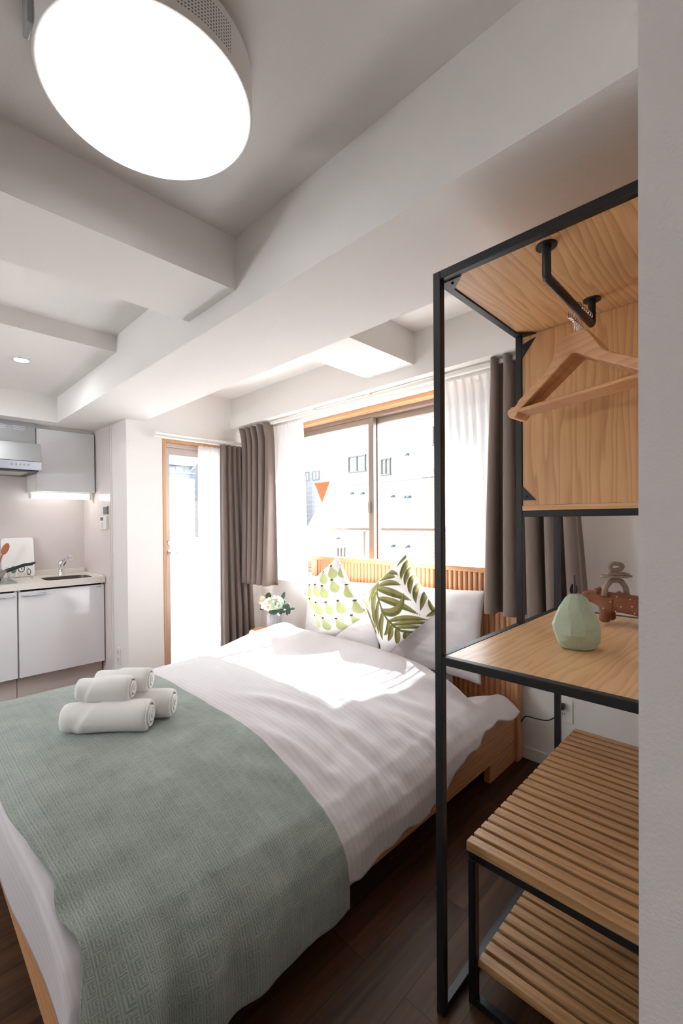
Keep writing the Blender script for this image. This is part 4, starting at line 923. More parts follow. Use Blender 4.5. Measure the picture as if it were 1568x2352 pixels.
# ---- rolled towels
def towel(c, d, ln, r, label, seed, sq=0.92):
    """c: centre of the roll on its resting line; d: direction in plan; a spiral of thick cloth with a folded diagonal edge."""
    rnd = random.Random(seed); d = Vector((d[0], d[1], 0)).normalized(); side = Vector((-d[1], d[0], 0))
    turns = 3.4; npt = 120; th = r / (turns + 0.9) * 0.80
    lay = []
    for k in range(npt):
        a = k / (npt - 1); ang = a * turns * 2 * PI; rr = r * 0.16 + (r - r * 0.16) * a; lay.append((ang, rr))
    end_ang = lay[-1][0]
    nl = 46; bm = B()
    def pos(ang, rr, s):
        x = rr * math.cos(ang - end_ang - 2.0); z = rr * math.sin(ang - end_ang - 2.0) * sq
        ax = (s - 0.5) * ln
        return Vector(c) + d * ax + side * x + Vector((0, 0, z + r * sq))
    rows = []
    for i in range(nl):
        s = i / (nl - 1); e = min(s, 1 - s)
        puff = 1.0 - 0.10 * max(0, 1 - e / 0.07) ** 2 + 0.02 * math.sin(s * 7 + seed)
        row = []
        for (ang, rr) in lay:                       # outer skin of the spiral
            k = ang / (turns * 2 * PI)
            bulge = (1 - k) * (0.012 if s > 0.5 else -0.012) * (1 if e < 0.02 else 0)
            q = rr * puff * (1 + 0.015 * math.sin(ang * 3 + seed + s * 4))
            # diagonal fold: outer turn is thicker on one side of a slanting line
            if k > 1 - 1 / turns:
                w = (k - (1 - 1 / turns)) * turns; 
                q += 0.0065 * float(sst(0.0, 0.05, np.array(s - 0.12 - (1 - w) * 0.62)))
            row.append((ang, q, s, bulge))
        rows.append(row)
    VO = [[bm.verts.new(pos(a, q, s) + d * b) for (a, q, s, b) in row] for row in rows]
    VI = [[bm.verts.new(pos(a, max(0.002, q - th), s) + d * b) for (a, q, s, b) in row] for row in rows]
    for i in range(nl - 1):
        for k in range(npt - 1):
            bm.faces.new((VO[i][k], VO[i][k + 1], VO[i + 1][k + 1], VO[i + 1][k])); bm.faces.new((VI[i][k], VI[i + 1][k], VI[i + 1][k + 1], VI[i][k + 1]))
        bm.faces.new((VO[i][0], VO[i + 1][0], VI[i + 1][0], VI[i][0])); bm.faces.new((VO[i][-1], VI[i][-1], VI[i + 1][-1], VO[i + 1][-1]))
    for i in (0, nl - 1):
        for k in range(npt - 1): bm.faces.new((VO[i][k], VI[i][k], VI[i][k + 1], VO[i][k + 1]))
    o = obj('rolled_towel', bm, TERRY, smooth=True, loc=c, auto=70); tag(o, label, 'towel', 'rolled white towels'); return o
dv = (0.66, 0.75); dl = math.hypot(*dv); dn = (-dv[1] / dl, dv[0] / dl)
zt0 = 0.466
A0 = (-1.735, 0.560)
towel((A0[0], A0[1], zt0), dv, 0.30, 0.057, 'large rolled white towel at the near side of the pile', 1)
towel((A0[0] + dn[0] * 0.106 + 0.035, A0[1] + dn[1] * 0.112 + 0.04, zt0), dv, 0.29, 0.055, 'large rolled white towel at the far side, bottom of the pile', 2)
towel((A0[0] + dn[0] * 0.028 - 0.02, A0[1] + dn[1] * 0.028 - 0.012, zt0 + 0.096), dv, 0.19, 0.047, 'small rolled white towel on top of the near large one', 3)
towel((A0[0] + dn[0] * 0.115 - 0.0, A0[1] + dn[1] * 0.115 + 0.012, zt0 + 0.096), dv, 0.20, 0.047, 'small rolled white towel on top, at the far side', 4)

# ---- bedside table, vase and flowers
NX, NY = -2.712, 2.04
t = thing('bedside_table', 'round wooden bedside table between bed and long curtain', 'table', (NX, NY, 0))
bm = B(); lathe(bm, [(0.0001, 0), (0.163, 0), (0.168, 0.004), (0.168, 0.018), (0.163, 0.022), (0.0001, 0.022)], (NX, NY, 0.380), 64); obj('table_top', bm, OAK_X, t, smooth=True, auto=40)
for k in range(3):
    a = k * 2 * PI / 3 + 0.5; bm = B(); tube(bm, [(NX + 0.10 * math.cos(a), NY + 0.10 * math.sin(a), 0.381), (NX + 0.16 * math.cos(a), NY + 0.16 * math.sin(a), 0.0)], 0.013, 10); obj('leg', bm, OAK_Z, t, smooth=True, auto=40)
VX, VY, VZ = -2.665, 2.03, 0.4022
t = thing('vase', 'small ribbed glass vase on the bedside table', 'vase', (VX, VY, VZ))
def ribv(th, r, z): return r * (1 + 0.05 * math.cos(18 * th)) if r > 0.02 else r
RIBG = plain('ribbed_frosted_glass', rgb(226, 226, 228), 0.15); RIBG.node_tree.nodes['Principled BSDF'].inputs['Transmission Weight'].default_value = 0.55
bm = B(); lathe(bm, [(0.0001, 0), (0.046, 0), (0.052, 0.008), (0.053, 0.120), (0.048, 0.135), (0.036, 0.148), (0.034, 0.162), (0.031, 0.162), (0.033, 0.148), (0.045, 0.133), (0.049, 0.118), (0.048, 0.010), (0.0001, 0.006)], (VX, VY, VZ), 144, fn=ribv); obj('body', bm, RIBG, t, smooth=True)
GREEN = plain('leaf_green', rgb(70, 96, 66), 0.6, var=0.3, vscale=40); GREY_G = plain('eucalyptus_green', rgb(84, 104, 90), 0.65, var=0.25, vscale=40)
PETAL = plain('white_petal', rgb(244, 243, 236), 0.7); CREAM = plain('cream_petal', rgb(238, 226, 190), 0.7); HYDR = plain('pale_green_petal', rgb(206, 228, 196), 0.7); YEL = plain('yellow_centre', rgb(230, 196, 70), 0.6)
R_IM = Vector((0.7076, 0.7066, 0)); TOC = Vector((0.70, -0.70, 0.1)).normalized()
CR = Vector((VX, VY, VZ + 0.155))
def leafquad(bm, base, tip, w, nrm):
    base, tip = Vector(base), Vector(tip); ax = tip - base; sd = ax.cross(Vector(nrm)).normalized() * w; up = Vector(nrm).normalized() * w * 0.25
    rows = []
    for k in range(7):
        t_ = k / 6; ww = math.sin(PI * (0.04 + 0.93 * t_)) ** 0.7; c = base + ax * t_ - up * (2 * t_ - 1) ** 2
        rows.append([bm.verts.new(c - sd * ww + up * 0.6), bm.verts.new(c), bm.verts.new(c + sd * ww + up * 0.6)])
    for a, b in zip(rows, rows[1:]):
        for q in (0, 1): bm.faces.new((a[q], a[q + 1], b[q + 1], b[q]))
def spot(du, dz, df=0.03): return CR + R_IM * du + Vector((0, 0, dz)) + TOC * df
def flower(p, r, petals, mat, cmat, label, name='cut_flower', grp='flowers in the vase'):
    p = Vector(p); t = thing(name, label, 'flower', tuple(CR), grp)
    bm = B(); tube(bm, [CR + Vector((0, 0, -0.05)), CR + (p - CR) * 0.5, p - TOC * 0.008], 0.0018, 6); obj('stem', bm, GREEN, t, smooth=True)
    sx = TOC.orthogonal().normalized(); sy = TOC.cross(sx)
    bm = B()
    for lay, (rr, lift) in enumerate(((r, 0.1), (r * 0.72, 0.5))):
        for k in range(petals):
            a = (k + 0.5 * lay) * 2 * PI / petals; dr = sx * math.cos(a) + sy * math.sin(a); leafquad(bm, p + dr * r * 0.08, p + dr * rr + TOC * r * lift, r * 0.42, TOC)
    o = obj('petals', bm, mat, t, smooth=True); solidify(o, 0.0008, 0)
    bm = B(); ball(bm, p + TOC * r * 0.18, r * 0.26, r * 0.26, r * 0.26, 12); obj('centre', bm, cmat, t, smooth=True)
flower(spot(-0.058, 0.050, 0.05), 0.040, 6, PETAL, PETAL, 'white flower without yellow eye at the left of the vase bouquet')
flower(spot(-0.030, 0.075, 0.055), 0.034, 6, PETAL, YEL, 'white flower with yellow centre, upper of the two in the vase')
flower(spot(-0.036, 0.036, 0.065), 0.032, 6, PETAL, YEL, 'white flower with yellow centre, lower of the two in the vase')
flower(spot(-0.088, 0.094, 0.01), 0.022, 7, CREAM, CREAM, 'cream flower at the upper left edge of the bouquet')
flower(spot(-0.094, 0.064, 0.01), 0.020, 7, CREAM, CREAM, 'cream flower at the left edge of the bouquet, below the other cream one')
# hydrangea head
p = spot(0.018, 0.066, 0.035); t = thing('hydrangea', 'pale green hydrangea head in the middle of the bouquet', 'flower', tuple(CR), 'flowers in the vase')
bm = B(); tube(bm, [CR + Vector((0, 0, -0.05)), p], 0.0025, 6); obj('stem', bm, GREEN, t, smooth=True)
bm = B(); rnd = random.Random(4)
for k in range(130):
    v = Vector((rnd.gauss(0, 1), rnd.gauss(0, 1), rnd.gauss(0, 1))).normalized()
    if v.dot(TOC) < -0.5: continue
    c = p + Vector((v.x * 0.056, v.y * 0.056, v.z * 0.052)) * rnd.uniform(0.88, 1.0); sx = v.orthogonal().normalized(); sx = Matrix.Rotation(rnd.uniform(0, 6), 3, v) @ sx; sy = v.cross(sx)
    for q in range(4):
        a = q * PI / 2; dr = sx * math.cos(a) + sy * math.sin(a); leafquad(bm, c, c + dr * 0.0125 + v * 0.003, 0.006, v)
obj('florets', bm, HYDR, t, smooth=True)
def sprig(pts, leaves, mat, label, name):
    t = thing(name, label, 'foliage', tuple(CR), 'greenery in the vase'); bm = B(); tube(bm, [CR + Vector((0, 0, -0.04))] + [Vector(q) for q in pts], 0.0016, 6); obj('stem', bm, mat, t, smooth=True)
    for (bs, tp, w) in leaves:
        bm = B(); leafquad(bm, bs, tp, w, TOC + Vector((0.1, 0.2, 0.3))); o = obj('leaf', bm, mat, t, smooth=True); solidify(o, 0.0008, 0)
sp_ = [spot(0.05, 0.02, 0.03), spot(0.09, 0.022, 0.03), spot(0.135, 0.018, 0.03)]
sprig(sp_, [(spot(0.055, 0.02), spot(0.048, -0.022), 0.020), (spot(0.062, 0.022), spot(0.080, -0.012), 0.017), (spot(0.078, 0.022), spot(0.092, 0.062), 0.018), (spot(0.085, 0.022), spot(0.118, 0.058), 0.019), (spot(0.098, 0.02), spot(0.100, -0.03), 0.011), (spot(0.105, 0.02), spot(0.118, -0.02), 0.013), (spot(0.095, 0.02), spot(0.13, 0.012), 0.016), (spot(0.125, 0.018), spot(0.158, 0.02), 0.009)], GREY_G, 'eucalyptus sprig with round leaves sticking out to the right of the vase', 'eucalyptus_sprig')
sprig([spot(0.05, 0.07, 0.0), spot(0.075, 0.12, 0.0)], [(spot(0.055, 0.075, 0.02), spot(0.082, 0.145, 0.02), 0.014), (spot(0.055, 0.05, 0.02), spot(0.085, 0.085, 0.02), 0.015), (spot(0.06, 0.03, 0.02), spot(0.09, 0.055, 0.02), 0.014)], GREY_G, 'tall narrow leaf sprig at the upper right of the bouquet', 'leaf_sprig')
sprig([spot(-0.05, 0.04, 0.0), spot(-0.09, 0.02, 0.0)], [(spot(-0.05, 0.03, 0.02), spot(-0.105, 0.015, 0.02), 0.012), (spot(-0.07, 0.03, 0.02), spot(-0.10, 0.048, 0.02), 0.014), (spot(-0.05, 0.09, 0.0), spot(-0.035, 0.14, 0.0), 0.022), (spot(-0.03, 0.005, 0.05), spot(0.03, -0.012, 0.06), 0.018), (spot(0.0, 0.01, 0.05), spot(0.045, 0.0, 0.06), 0.018), (spot(-0.03, 0.02, 0.04), spot(-0.01, -0.018, 0.05), 0.016)], GREEN, 'dark green leaves under the white flowers in the vase', 'leaf_sprig')

# ------------------------------------------------------------------ clothes rack
W0, W1 = -0.597, -0.045          # outer x
Y0, YM, Y1 = 0.947, 1.440, 1.790 # front, middle and rear posts (outer front face / centre / outer rear face)
ZT, ZS = 1.826, 0.890
s = 0.020
rack = thing('clothes_rack', 'tall open clothes rack of black square tube with pine panels', 'clothes rack', (-0.32, 1.37, 0))
def bar(nm, *a): return obj(nm, bx(*a), BLACK, rack, bevel=0.0015)
for x in (W0, W1 - s):
    bar('post', x, x + s, Y0, Y0 + s, 0, ZT); bar('post', x, x + s, YM - s / 2, YM + s / 2, ZS, ZT); bar('post', x, x + s, Y1 - s, Y1, 0, ZT)
    bar('side_rail', x, x + s, Y0 + s, Y1 - s, ZT - s, ZT); bar('side_rail', x, x + s, Y0 + s, Y1 - s, ZS - s, ZS); bar('side_rail', x, x + s, Y0 + s, Y1 - s, 0, s)
bar('cross_rail', W0 + s, W1 - s, Y0, Y0 + s, ZT - s, ZT); bar('cross_rail', W0 + s, W1 - s, Y0, Y0 + s, ZS - s, ZS); bar('cross_rail', W0 + s, W1 - s, Y1 - s, Y1, ZT - s, ZT); bar('cross_rail', W0 + s, W1 - s, Y1 - s, Y1, ZS - s, ZS)
bar('cross_rail', W0 + s, W1 - s, YM - 0.008, YM + s / 2, 1.232, 1.252)
obj('top_panel', bx(W0 + s + 0.001, W1 - s - 0.001, Y0 + s + 0.001, YM - 0.008, ZT - s + 0.003, ZT - 0.003), PINE_Y, rack)
bar('cross_rail', W0 + s, W1 - s, YM - 0.0065, YM + s / 2, ZT - s + 0.004, ZT)  # black bar added to stop a light leak; stands in for the dark gap
obj('back_panel', bx(W0 + s + 0.001, W1 - s - 0.001, YM - 0.006, YM + 0.008, 1.269, ZT - s + 0.0035), PINE_Z, rack)
obj('panel_edge_strip', bx(W0 + s + 0.001, W1 - s - 0.001, YM - 0.010, YM + 0.008, 1.2525, 1.268), PINE_X, rack)
SHELFW = wood('satin_pine_shelf', rgb(190, 136, 84), rgb(228, 186, 136), 'y', bands=44, dist=10, rough=0.3, seed=1.2)
obj('shelf_board', bx(W0 + s + 0.001, W1 - s - 0.001, Y0 + s + 0.001, Y1 - s - 0.001, ZS - s + 0.002, ZS - 0.001), SHELFW, rack)
def gusset(pts, ax, a0, a1, hole):
    bm = B(); prism(bm, pts, ax, a0, a1); g = obj('corner_bracket', bm, BLACK, rack)
    bm = B(); ball(bm, hole, 0.004, 0.004, 0.004, 10); obj('screw', bm, DARK, g, smooth=True)
xl = W0 + s
gusset([(xl, Y0 + s), (xl + 0.046, Y0 + s), (xl, Y0 + s + 0.046)], 'z', ZT - s - 0.003, ZT - s - 0.0005, (xl + 0.014, Y0 + s + 0.014, ZT - s - 0.003))
gusset([(xl, YM - s / 2), (xl + 0.046, YM - s / 2), (xl, YM - s / 2 - 0.046)], 'z', ZT - s - 0.003, ZT - s - 0.0005, (xl + 0.014, YM - s / 2 - 0.014, ZT - s - 0.003))
gusset([(xl, ZT - s - 0.026), (xl + 0.042, ZT - s - 0.012), (xl, ZT - s - 0.068)], 'y', YM - 0.0095, YM - 0.0065, (xl + 0.014, YM - 0.0095, ZT - s - 0.034))
gusset([(xl, 1.285), (xl + 0.042, 1.285), (xl, 1.330)], 'y', YM - 0.0095, YM - 0.0065, (xl + 0.013, YM - 0.0095, 1.296))
# hanging rail
RX, RZ = -0.350, 1.742
bm = B(); f1, f2 = 1.000, 1.330; zt_ = ZT - s + 0.003
tube(bm, [(RX, f1, zt_), (RX, f1, RZ + 0.004), (RX, f1 + 0.004, RZ), (RX, f2 - 0.004, RZ), (RX, f2, RZ + 0.004), (RX, f2, zt_)], 0.0092, 16)
rod = obj('hanging_rail', bm, BLACK, rack, smooth=True, auto=50)
for y in (f1, f2):
    bm = B(); lathe(bm, [(0.0095, -0.004), (0.021, -0.004), (0.0215, 0.0)], (RX, y, zt_), 28, caps=False); bm.faces.new([v for v in bm.verts][:0] or [bm.verts.new((RX + 0.021 * math.cos(a), y + 0.021 * math.sin(a), zt_)) for a in (0, 2, 4)]); obj('flange', bm, BLACK, rod, smooth=True, auto=40)
# hangers
def make_hanger(loc):
    t = thing('wooden_hanger', '', 'hanger', loc, 'wooden hangers')
    lx, ly, lz = loc
    top = lambda u: -0.061 - 0.003 * min(1.0, (abs(u) / 0.025) ** 2) - 0.044 * float(sst(0.022, 0.085, np.array(abs(u)))) - 0.098 * max(0.0, abs(u) - 0.03) / 0.18
    bot = lambda u: -0.112 - 0.61 * max(0.0, abs(u) - 0.004)
    us = [(-0.212 + 0.424 * k / 52) for k in range(53)]
    up = []; lo = []
    for u in us:
        zt1 = top(u); hgt = max(0.024, zt1 - bot(u))
        if 0.176 < abs(u) < 0.190: zt1 -= 0.006
        hgt *= 1 - 0.75 * max(0, (abs(u) - 0.195) / 0.017) ** 2
        up.append((u, zt1)); lo.append((u, zt1 - hgt))
    bm = B(); pts = up + lo[::-1]
    pts3 = []
    A = [bm.verts.new((lx + p[0], ly - 0.0055 - 0.05 * 0, lz + p[1])) for p in pts]; C = [bm.verts.new((lx + p[0], ly + 0.0055, lz + p[1])) for p in pts]
    n = len(up); m = len(pts)
    for k in range(n - 1):
        bm.faces.new((A[k], A[k + 1], A[m - 2 - k], A[m - 1 - k])); bm.faces.new((C[k + 1], C[k], C[m - 1 - k], C[m - 2 - k]))
    for k in range(m): bm.faces.new((A[k], A[(k + 1) % m], C[(k + 1) % m], C[k]))
    obj('shoulder_bar', bm, HANGW, t, bevel=0.0022, smooth=True, auto=35)
    zb_ = top(0.185) - 0.020
    bm = B(); tube(bm, [(lx - 0.196, ly, lz + zb_), (lx + 0.196, ly, lz + zb_)], 0.0055, 10); obj('trouser_bar', bm, HANGW, t, smooth=True, auto=40)
    hr = 0.0200; hk = [(0, -0.064), (0, -0.040), (-0.003, -0.030), (-0.011, -0.0215)]
    for k in range(14):
        a = math.radians(212 - k * 17); hk.append((hr * math.cos(a), -0.0105 + hr * math.sin(a)))
    bm = B(); tube(bm, [(lx + p[0], ly, lz + p[1]) for p in hk], 0.0014, 8); obj('hook', bm, CHROME, t, smooth=True)
    return t
h0 = make_hanger((RX, 1.190, RZ))
HL = ['wooden hanger with chrome hook, nearest on the rail', 'wooden hanger second from the front of the rail', 'wooden hanger third from the front of the rail', 'wooden hanger fourth from the front, third from the back of the rail', 'wooden hanger second from the back of the rail', 'wooden hanger at the back of the rail, nearest the pine panel']
for k in range(6):
    h = h0 if k == 0 else dup(h0)
    h.location = (RX + 0.0005 * k, 1.190 + 0.0135 * k, RZ); h.rotation_euler = (0, 0, math.radians(-21 + (k % 3) * 0.6)); h['label'] = HL[k]

# ---- pear ornament (faceted clay)
QX, QY = -0.372, 1.262
t = thing('pear_ornament', 'sage green faceted clay pear with dark stem on the rack shelf', 'ornament', (QX, QY, ZS))
prof = [(0.036, 0.0), (0.047, 0.004), (0.0575, 0.022), (0.0600, 0.040), (0.0570, 0.058), (0.049, 0.080), (0.040, 0.100), (0.0325, 0.118), (0.026, 0.130), (0.015, 0.1375), (0.0001, 0.139)]
rnd = random.Random(11); bm = B()
def facet(th, r, z):
    k = 9; a = (th + z * 3) % (2 * PI / k) - PI / k; f = math.cos(PI / k) / math.cos(a)
    return r * (1.02 * f)
lathe(bm, prof, (QX, QY, ZS), 72, fn=facet)
# slice a few flat facets
for (ang, tilt, dist) in ((2.9, 0.20, 0.049), (3.6, -0.35, 0.050), (4.4, 0.25, 0.0520), (5.6, -0.20, 0.0535), (3.3, 0.55, 0.063), (4.9, -0.5, 0.055), (1.0, 0.2, 0.052)):
    nv_ = Vector((math.cos(ang) * math.cos(tilt), math.sin(ang) * math.cos(tilt), math.sin(tilt))); pc = Vector((QX, QY, ZS + 0.045))
    for v in bm.verts:
        dd = (v.co - pc).dot(nv_) - dist
        if dd > 0: v.co -= nv_ * dd
for v in bm.verts: v.co.z = max(v.co.z, ZS)
obj('body', bm, CLAY, t, smooth=True, auto=14)
bm = B(); tube(bm, [(QX - 0.003, QY, ZS + 0.136), (QX - 0.002, QY, ZS + 0.160), (QX - 0.003, QY, ZS + 0.187)], 0.0028, 10); obj('stem', bm, plain('dark_metal_stem', rgb(84, 72, 70), 0.35, 0.6), t, smooth=True, auto=50)
bm = B(); lc = Vector((QX, QY, ZS + 0.152)) + TOC * -0.008
pts = []
for k in range(20):
    a = k * 2 * PI / 20; pts.append(lc + R_IM * (0.0105 * math.sin(a) * (1 - 0.15 * math.cos(a))) + Vector((0, 0, 0.0145 * math.cos(a) - 0.001)))
va = [bm.verts.new(q) for q in pts]; vb = [bm.verts.new(q - TOC * 0.002) for q in pts]; bm.faces.new(va); bm.faces.new(vb[::-1])
for k in range(20): bm.faces.new((va[k], va[(k + 1) % 20], vb[(k + 1) % 20], vb[k]))
tube(bm, [lc + Vector((0, 0, -0.013)), Vector((QX - 0.003, QY, ZS + 0.1375))], 0.0016, 6)
obj('leaf', bm, plain('dark_leaf', rgb(58, 52, 48), 0.5, 0.3), t, smooth=True, auto=40)

# ---- clay hippo with balanced stones
GX, GY = -0.300, 1.625
t = thing('hippo_figurine', 'brown clay hippo figurine with cream dots on the rack shelf', 'figurine', (GX, GY, ZS))
bm = B()
def skin(nodes, edges, lvl=2):
    me = bpy.data.meshes.new('tmp'); me.from_pydata([n[0] for n in nodes], edges, []); ob = bpy.data.objects.new('tmp', me); COL.objects.link(ob)
    ob.modifiers.new('s', 'SKIN'); 
    for i, n in enumerate(nodes): me.skin_vertices[0].data[i].radius = n[1] if isinstance(n[1], tuple) else (n[1], n[1])
    me.skin_vertices[0].data[0].use_root = True
    ob.modifiers.new('u', 'SUBSURF').levels = lvl
    dg = bpy.context.evaluated_depsgraph_get(); ev = ob.evaluated_get(dg); b2 = bmesh.new(); b2.from_mesh(ev.to_mesh()); bpy.data.objects.remove(ob); return b2
g = lambda dx, dy, dz: (GX + dx, GY + dy, ZS + dz)
nodes = [(g(-0.03, 0, 0.071), (0.033, 0.029)), (g(-0.070, 0, 0.073), (0.033, 0.029)), (g(-0.105, 0, 0.080), 0.025), (g(-0.135, -0.002, 0.083), 0.020), (g(-0.160, -0.004, 0.078), 0.018), (g(0.010, 0, 0.069), (0.033, 0.029)), (g(0.048, 0, 0.063), 0.026),
    (g(-0.086, -0.021, 0.040), 0.0165), (g(-0.088, -0.023, 0.004), 0.0175), (g(-0.084, 0.023, 0.040), 0.0165), (g(-0.082, 0.026, 0.004), 0.0175), (g(0.028, -0.021, 0.040), 0.0165), (g(0.028, -0.023, 0.004), 0.0175), (g(0.030, 0.023, 0.040), 0.0165), (g(0.032, 0.026, 0.004), 0.0175)]
bm = skin(nodes, [(0, 1), (1, 2), (2, 3), (3, 4), (0, 5), (5, 6), (1, 7), (7, 8), (1, 9), (9, 10), (5, 11), (11, 12), (5, 13), (13, 14)])
zmin = min(v.co.z for v in bm.verts)
for v in bm.verts: v.co.z = max(v.co.z, ZS + 0.0003)
HB = obj('body', bm, TERRA, t, smooth=True)
from mathutils.bvhtree import BVHTree
bmt = bmesh.new(); bmt.from_mesh(HB.data); bmesh.ops.translate(bmt, verts=bmt.verts, vec=wloc(t)); bv = BVHTree.FromBMesh(bmt)
for sgn in (-1, 1):
    bm = B(); ball(bm, g(-0.112, sgn * 0.018 - 0.002, 0.103), 0.007, 0.004, 0.010, 12); obj('ear', bm, TERRA, t, smooth=True)
bm = B(); hit = bv.ray_cast(Vector(g(-0.136, -0.2, 0.091)), Vector((0, 1, 0)))[0]; ball(bm, hit or g(-0.118, -0.022, 0.088), 0.0024, 0.0018, 0.0024, 8); obj('eye', bm, DARK, t, smooth=True)
for dx, dz in ((-0.090, 0.092), (-0.070, 0.074), (-0.052, 0.092), (-0.040, 0.062), (-0.018, 0.086), (-0.088, 0.052), (-0.055, 0.046), (-0.005, 0.046), (0.012, 0.076), (-0.012, 0.066)):
    hit = bv.ray_cast(Vector(g(dx, -0.2, dz)), Vector((0, 1, 0)))
    if hit[0]:
        bm = B(); ball(bm, hit[0], 0.0021, 0.0012, 0.0021, 8); obj('dot', bm, DOT, t, smooth=True)
SXx, SYy = GX - 0.062, GY
hz_ = bv.ray_cast(Vector((SXx, GY, ZS + 0.3)), Vector((0, 0, -1)))[0].z
t = thing('stone_stack', 'grey clay arch with stacked flat stones and a ring, on the hippo back', 'ornament', (SXx, GY, hz_))
def sp3(du, dv, z): q = R_IM * du + Vector((-R_IM.y, R_IM.x, 0)) * dv; return (SXx + q.x, SYy + q.y, z)
bm = B(); tube(bm, [sp3(-0.036, 0, hz_ - 0.010), sp3(-0.032, 0, hz_ + 0.018), sp3(-0.017, 0, hz_ + 0.037), sp3(0.001, 0, hz_ + 0.042), sp3(0.018, 0, hz_ + 0.036), sp3(0.031, 0, hz_ + 0.017), sp3(0.037, 0, hz_ - 0.012)], 0.008, 12, rads=[0.009, 0.008, 0.0085, 0.009, 0.0085, 0.008, 0.009])
o = obj('arch', bm, STONE, t, smooth=True)
def slab(cx_, w_, z0, z1, sd):
    rnd = random.Random(sd); bm = B(); A_ = []; C_ = []
    for k in range(22):
        a = 2 * PI * k / 22; q = 1 + rnd.uniform(-0.09, 0.09); A_.append(bm.verts.new(sp3(cx_ + w_ * math.cos(a) * q, w_ * 0.5 * math.sin(a) * q, z0))); C_.append(bm.verts.new(sp3(cx_ + w_ * math.cos(a) * q, w_ * 0.5 * math.sin(a) * q, z1)))
    bm.faces.new(A_[::-1]); bm.faces.new(C_)
    for k in range(22): bm.faces.new((A_[k], A_[(k + 1) % 22], C_[(k + 1) % 22], C_[k]))
    obj('slab', bm, STONE, t, bevel=0.0018, smooth=True, auto=50)
slab(0.002, 0.049, hz_ + 0.0495, hz_ + 0.0565, 1); slab(0.006, 0.036, hz_ + 0.0565, hz_ + 0.0615, 2); slab(0.003, 0.030, hz_ + 0.0615, hz_ + 0.066, 3)
bm = B(); pts = []
for k in range(24):
    a = 2 * PI * k / 24; pts.append(sp3(0.001 + 0.0200 * math.cos(a) * (1 + 0.08 * math.sin(2 * a)), 0, hz_ + 0.066 + 0.0165 + 0.0105 * math.sin(a) * (1 + 0.1 * math.cos(3 * a))))
tube(bm, pts, 0.0065, 12, closed=True); obj('ring', bm, STONE, t, smooth=True)

# ---- slatted bench
K0, K1, KY0, KY1, KZ = -0.556, -0.07, 1.022, 1.885, 0.412
t = thing('slatted_bench', 'two-tier slatted wooden bench with black tube legs under the rack shelf', 'bench', ((K0 + K1) / 2, (KY0 + KY1) / 2, 0))
bm = B(); n = 22; pit = (KY1 - KY0) / n
for k in range(n): box(bm, K0, K1, KY0 + pit * k, KY0 + pit * k + 0.0285, KZ - 0.024, KZ)
obj('top_slats', bm, BENCHW, t, bevel=0.002)
bm = B(); n = 21
for k in range(n): box(bm, K0 + 0.024, K1 - 0.024, KY0 + 0.012 + pit * k, KY0 + 0.012 + pit * k + 0.0285, 0.098, 0.118)
obj('lower_slats', bm, BENCHW, t, bevel=0.002)
zf = KZ - 0.0245
for x in (K0 + 0.003, K1 - 0.023):
    for y in (KY0 + 0.003, KY1 - 0.023): obj('leg', bx(x, x + s, y, y + s, 0, zf - s), BLACK, t, bevel=0.0015)
    obj('side_rail', bx(x, x + s, KY0 + 0.003, KY1 - 0.003, zf - s, zf), BLACK, t, bevel=0.0015); obj('side_rail', bx(x, x + s, KY0 + 0.023, KY1 - 0.023, 0.077, 0.097), BLACK, t, bevel=0.0015)
for y in (KY0 + 0.003, KY1 - 0.023):
    obj('cross_rail', bx(K0 + 0.023, K1 - 0.023, y, y + s, zf - s, zf), BLACK, t, bevel=0.0015); obj('cross_rail', bx(K0 + 0.023, K1 - 0.023, y, y + s, 0.0, s), BLACK, t, bevel=0.0015)

# ---- wall socket with plug and cord beside the bed
t = thing('wall_outlet', 'white wall socket with a black plug beside the bed head', 'outlet', (-0.72, YW, 0.30), 'wall sockets')
obj('plate', bx(-0.760, -0.690, YW - 0.008, YW, 0.245, 0.362), WPLAST, t, bevel=0.002)
for z in (0.285, 0.325):
    sk = obj('socket', bx(-0.745, -0.715, YW - 0.010, YW - 0.008, z - 0.016, z + 0.016), WPLAST, t, bevel=0.001)
    for dx in (-0.005, 0.005): obj('slot', bx(-0.730 + dx - 0.001, -0.730 + dx + 0.001, YW - 0.0106, YW - 0.0099, z - 0.004, z + 0.004), DARK, sk)
t = thing('power_cord', 'black power plug and cord running from the socket behind the bed', 'cord', (-0.73, YW - 0.01, 0.32))
obj('plug', bx(-0.752, -0.722, YW - 0.040, YW - 0.010, 0.312, 0.340), DARK, t, bevel=0.004)
ctl = [(-0.742, YW - 0.030, 0.314), (-0.75, YW - 0.040, 0.28), (-0.79, YW - 0.04, 0.245), (-0.84, YW - 0.04, 0.236), (-0.895, YW - 0.04, 0.232), (-0.92, YW - 0.035, 0.20), (-0.955, YW - 0.008, 0.16)]
pts = []
for i in range(len(ctl) - 1):
    p0, p1, p2, p3 = (Vector(ctl[max(0, min(len(ctl) - 1, i + q))]) for q in (-1, 0, 1, 2))
    for k in range(8):
        a = k / 8; pts.append(0.5 * ((2 * p1) + (p2 - p0) * a + (2 * p0 - 5 * p1 + 4 * p2 - p3) * a * a + (3 * p1 - p0 - 3 * p2 + p3) * a ** 3))
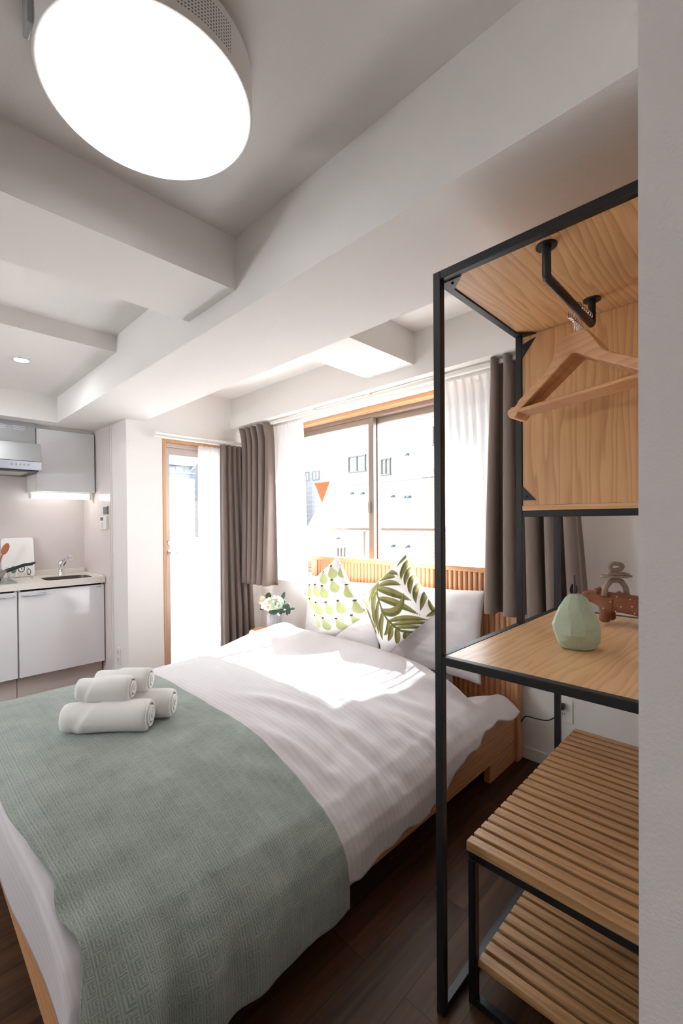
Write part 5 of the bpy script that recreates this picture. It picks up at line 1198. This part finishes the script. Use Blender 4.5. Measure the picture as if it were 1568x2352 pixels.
bm = B(); tube(bm, pts, 0.003, 8); obj('cable', bm, DARK, t, smooth=True)

# ------------------------------------------------------------------ light
wld = bpy.data.worlds.new('sky'); SC.world = wld; wld.use_nodes = True
bg = wld.node_tree.nodes['Background']; bg.inputs[0].default_value = (0.89, 0.945, 1.0, 1); bg.inputs[1].default_value = E_SKY
sun = bpy.data.lights.new('sun', 'SUN'); sun.energy = E_SUN; sun.angle = math.radians(0.8); sun.color = (0.965, 0.98, 1.0)
so = bpy.data.objects.new('sun', sun); COL.objects.link(so); so.location = (-1.5, 8, 9)
sd = Vector((-0.22, -1.0, -1.30)).normalized(); so.rotation_euler = sd.to_track_quat('-Z', 'Y').to_euler()

# ------------------------------------------------------------------ camera
f, yaw, pit_, rol, pcx, pcy = 1019.166, 0.784793, -0.00914865, -0.00739534, 766.377, 1208.695
Fv = Vector((-math.sin(yaw) * math.cos(pit_), math.cos(yaw) * math.cos(pit_), math.sin(pit_)))
r0 = Fv.cross(Vector((0, 0, 1))).normalized(); u0 = r0.cross(Fv)
c_, s_ = math.cos(rol), math.sin(rol); rv = r0 * c_ + u0 * s_; uv_ = u0 * c_ - r0 * s_
cam = bpy.data.cameras.new('camera'); co = bpy.data.objects.new('camera', cam); COL.objects.link(co)
mw = Matrix((rv, uv_, -Fv)).transposed().to_4x4(); mw.translation = (0, 0, 1.22); co.matrix_world = mw
cam.sensor_fit = 'VERTICAL'; cam.sensor_width = 24; cam.sensor_height = 36; cam.lens = f / 2352 * 36
cam.shift_x = (784 - pcx) / 2352; cam.shift_y = (pcy - 1176) / 2352
cam.clip_start = 0.02; cam.clip_end = 200
SC.camera = co
SC.view_settings.view_transform = 'Standard'; SC.view_settings.look = 'None'; SC.view_settings.gamma = 1.0; SC.view_settings.use_curve_mapping = False
SC.view_settings.exposure = EXPO
SC.cycles.max_bounces = 12; SC.cycles.diffuse_bounces = 8; SC.cycles.transparent_max_bounces = 16
SC.cycles.sample_clamp_indirect = 6.0; SC.cycles.use_denoising = True
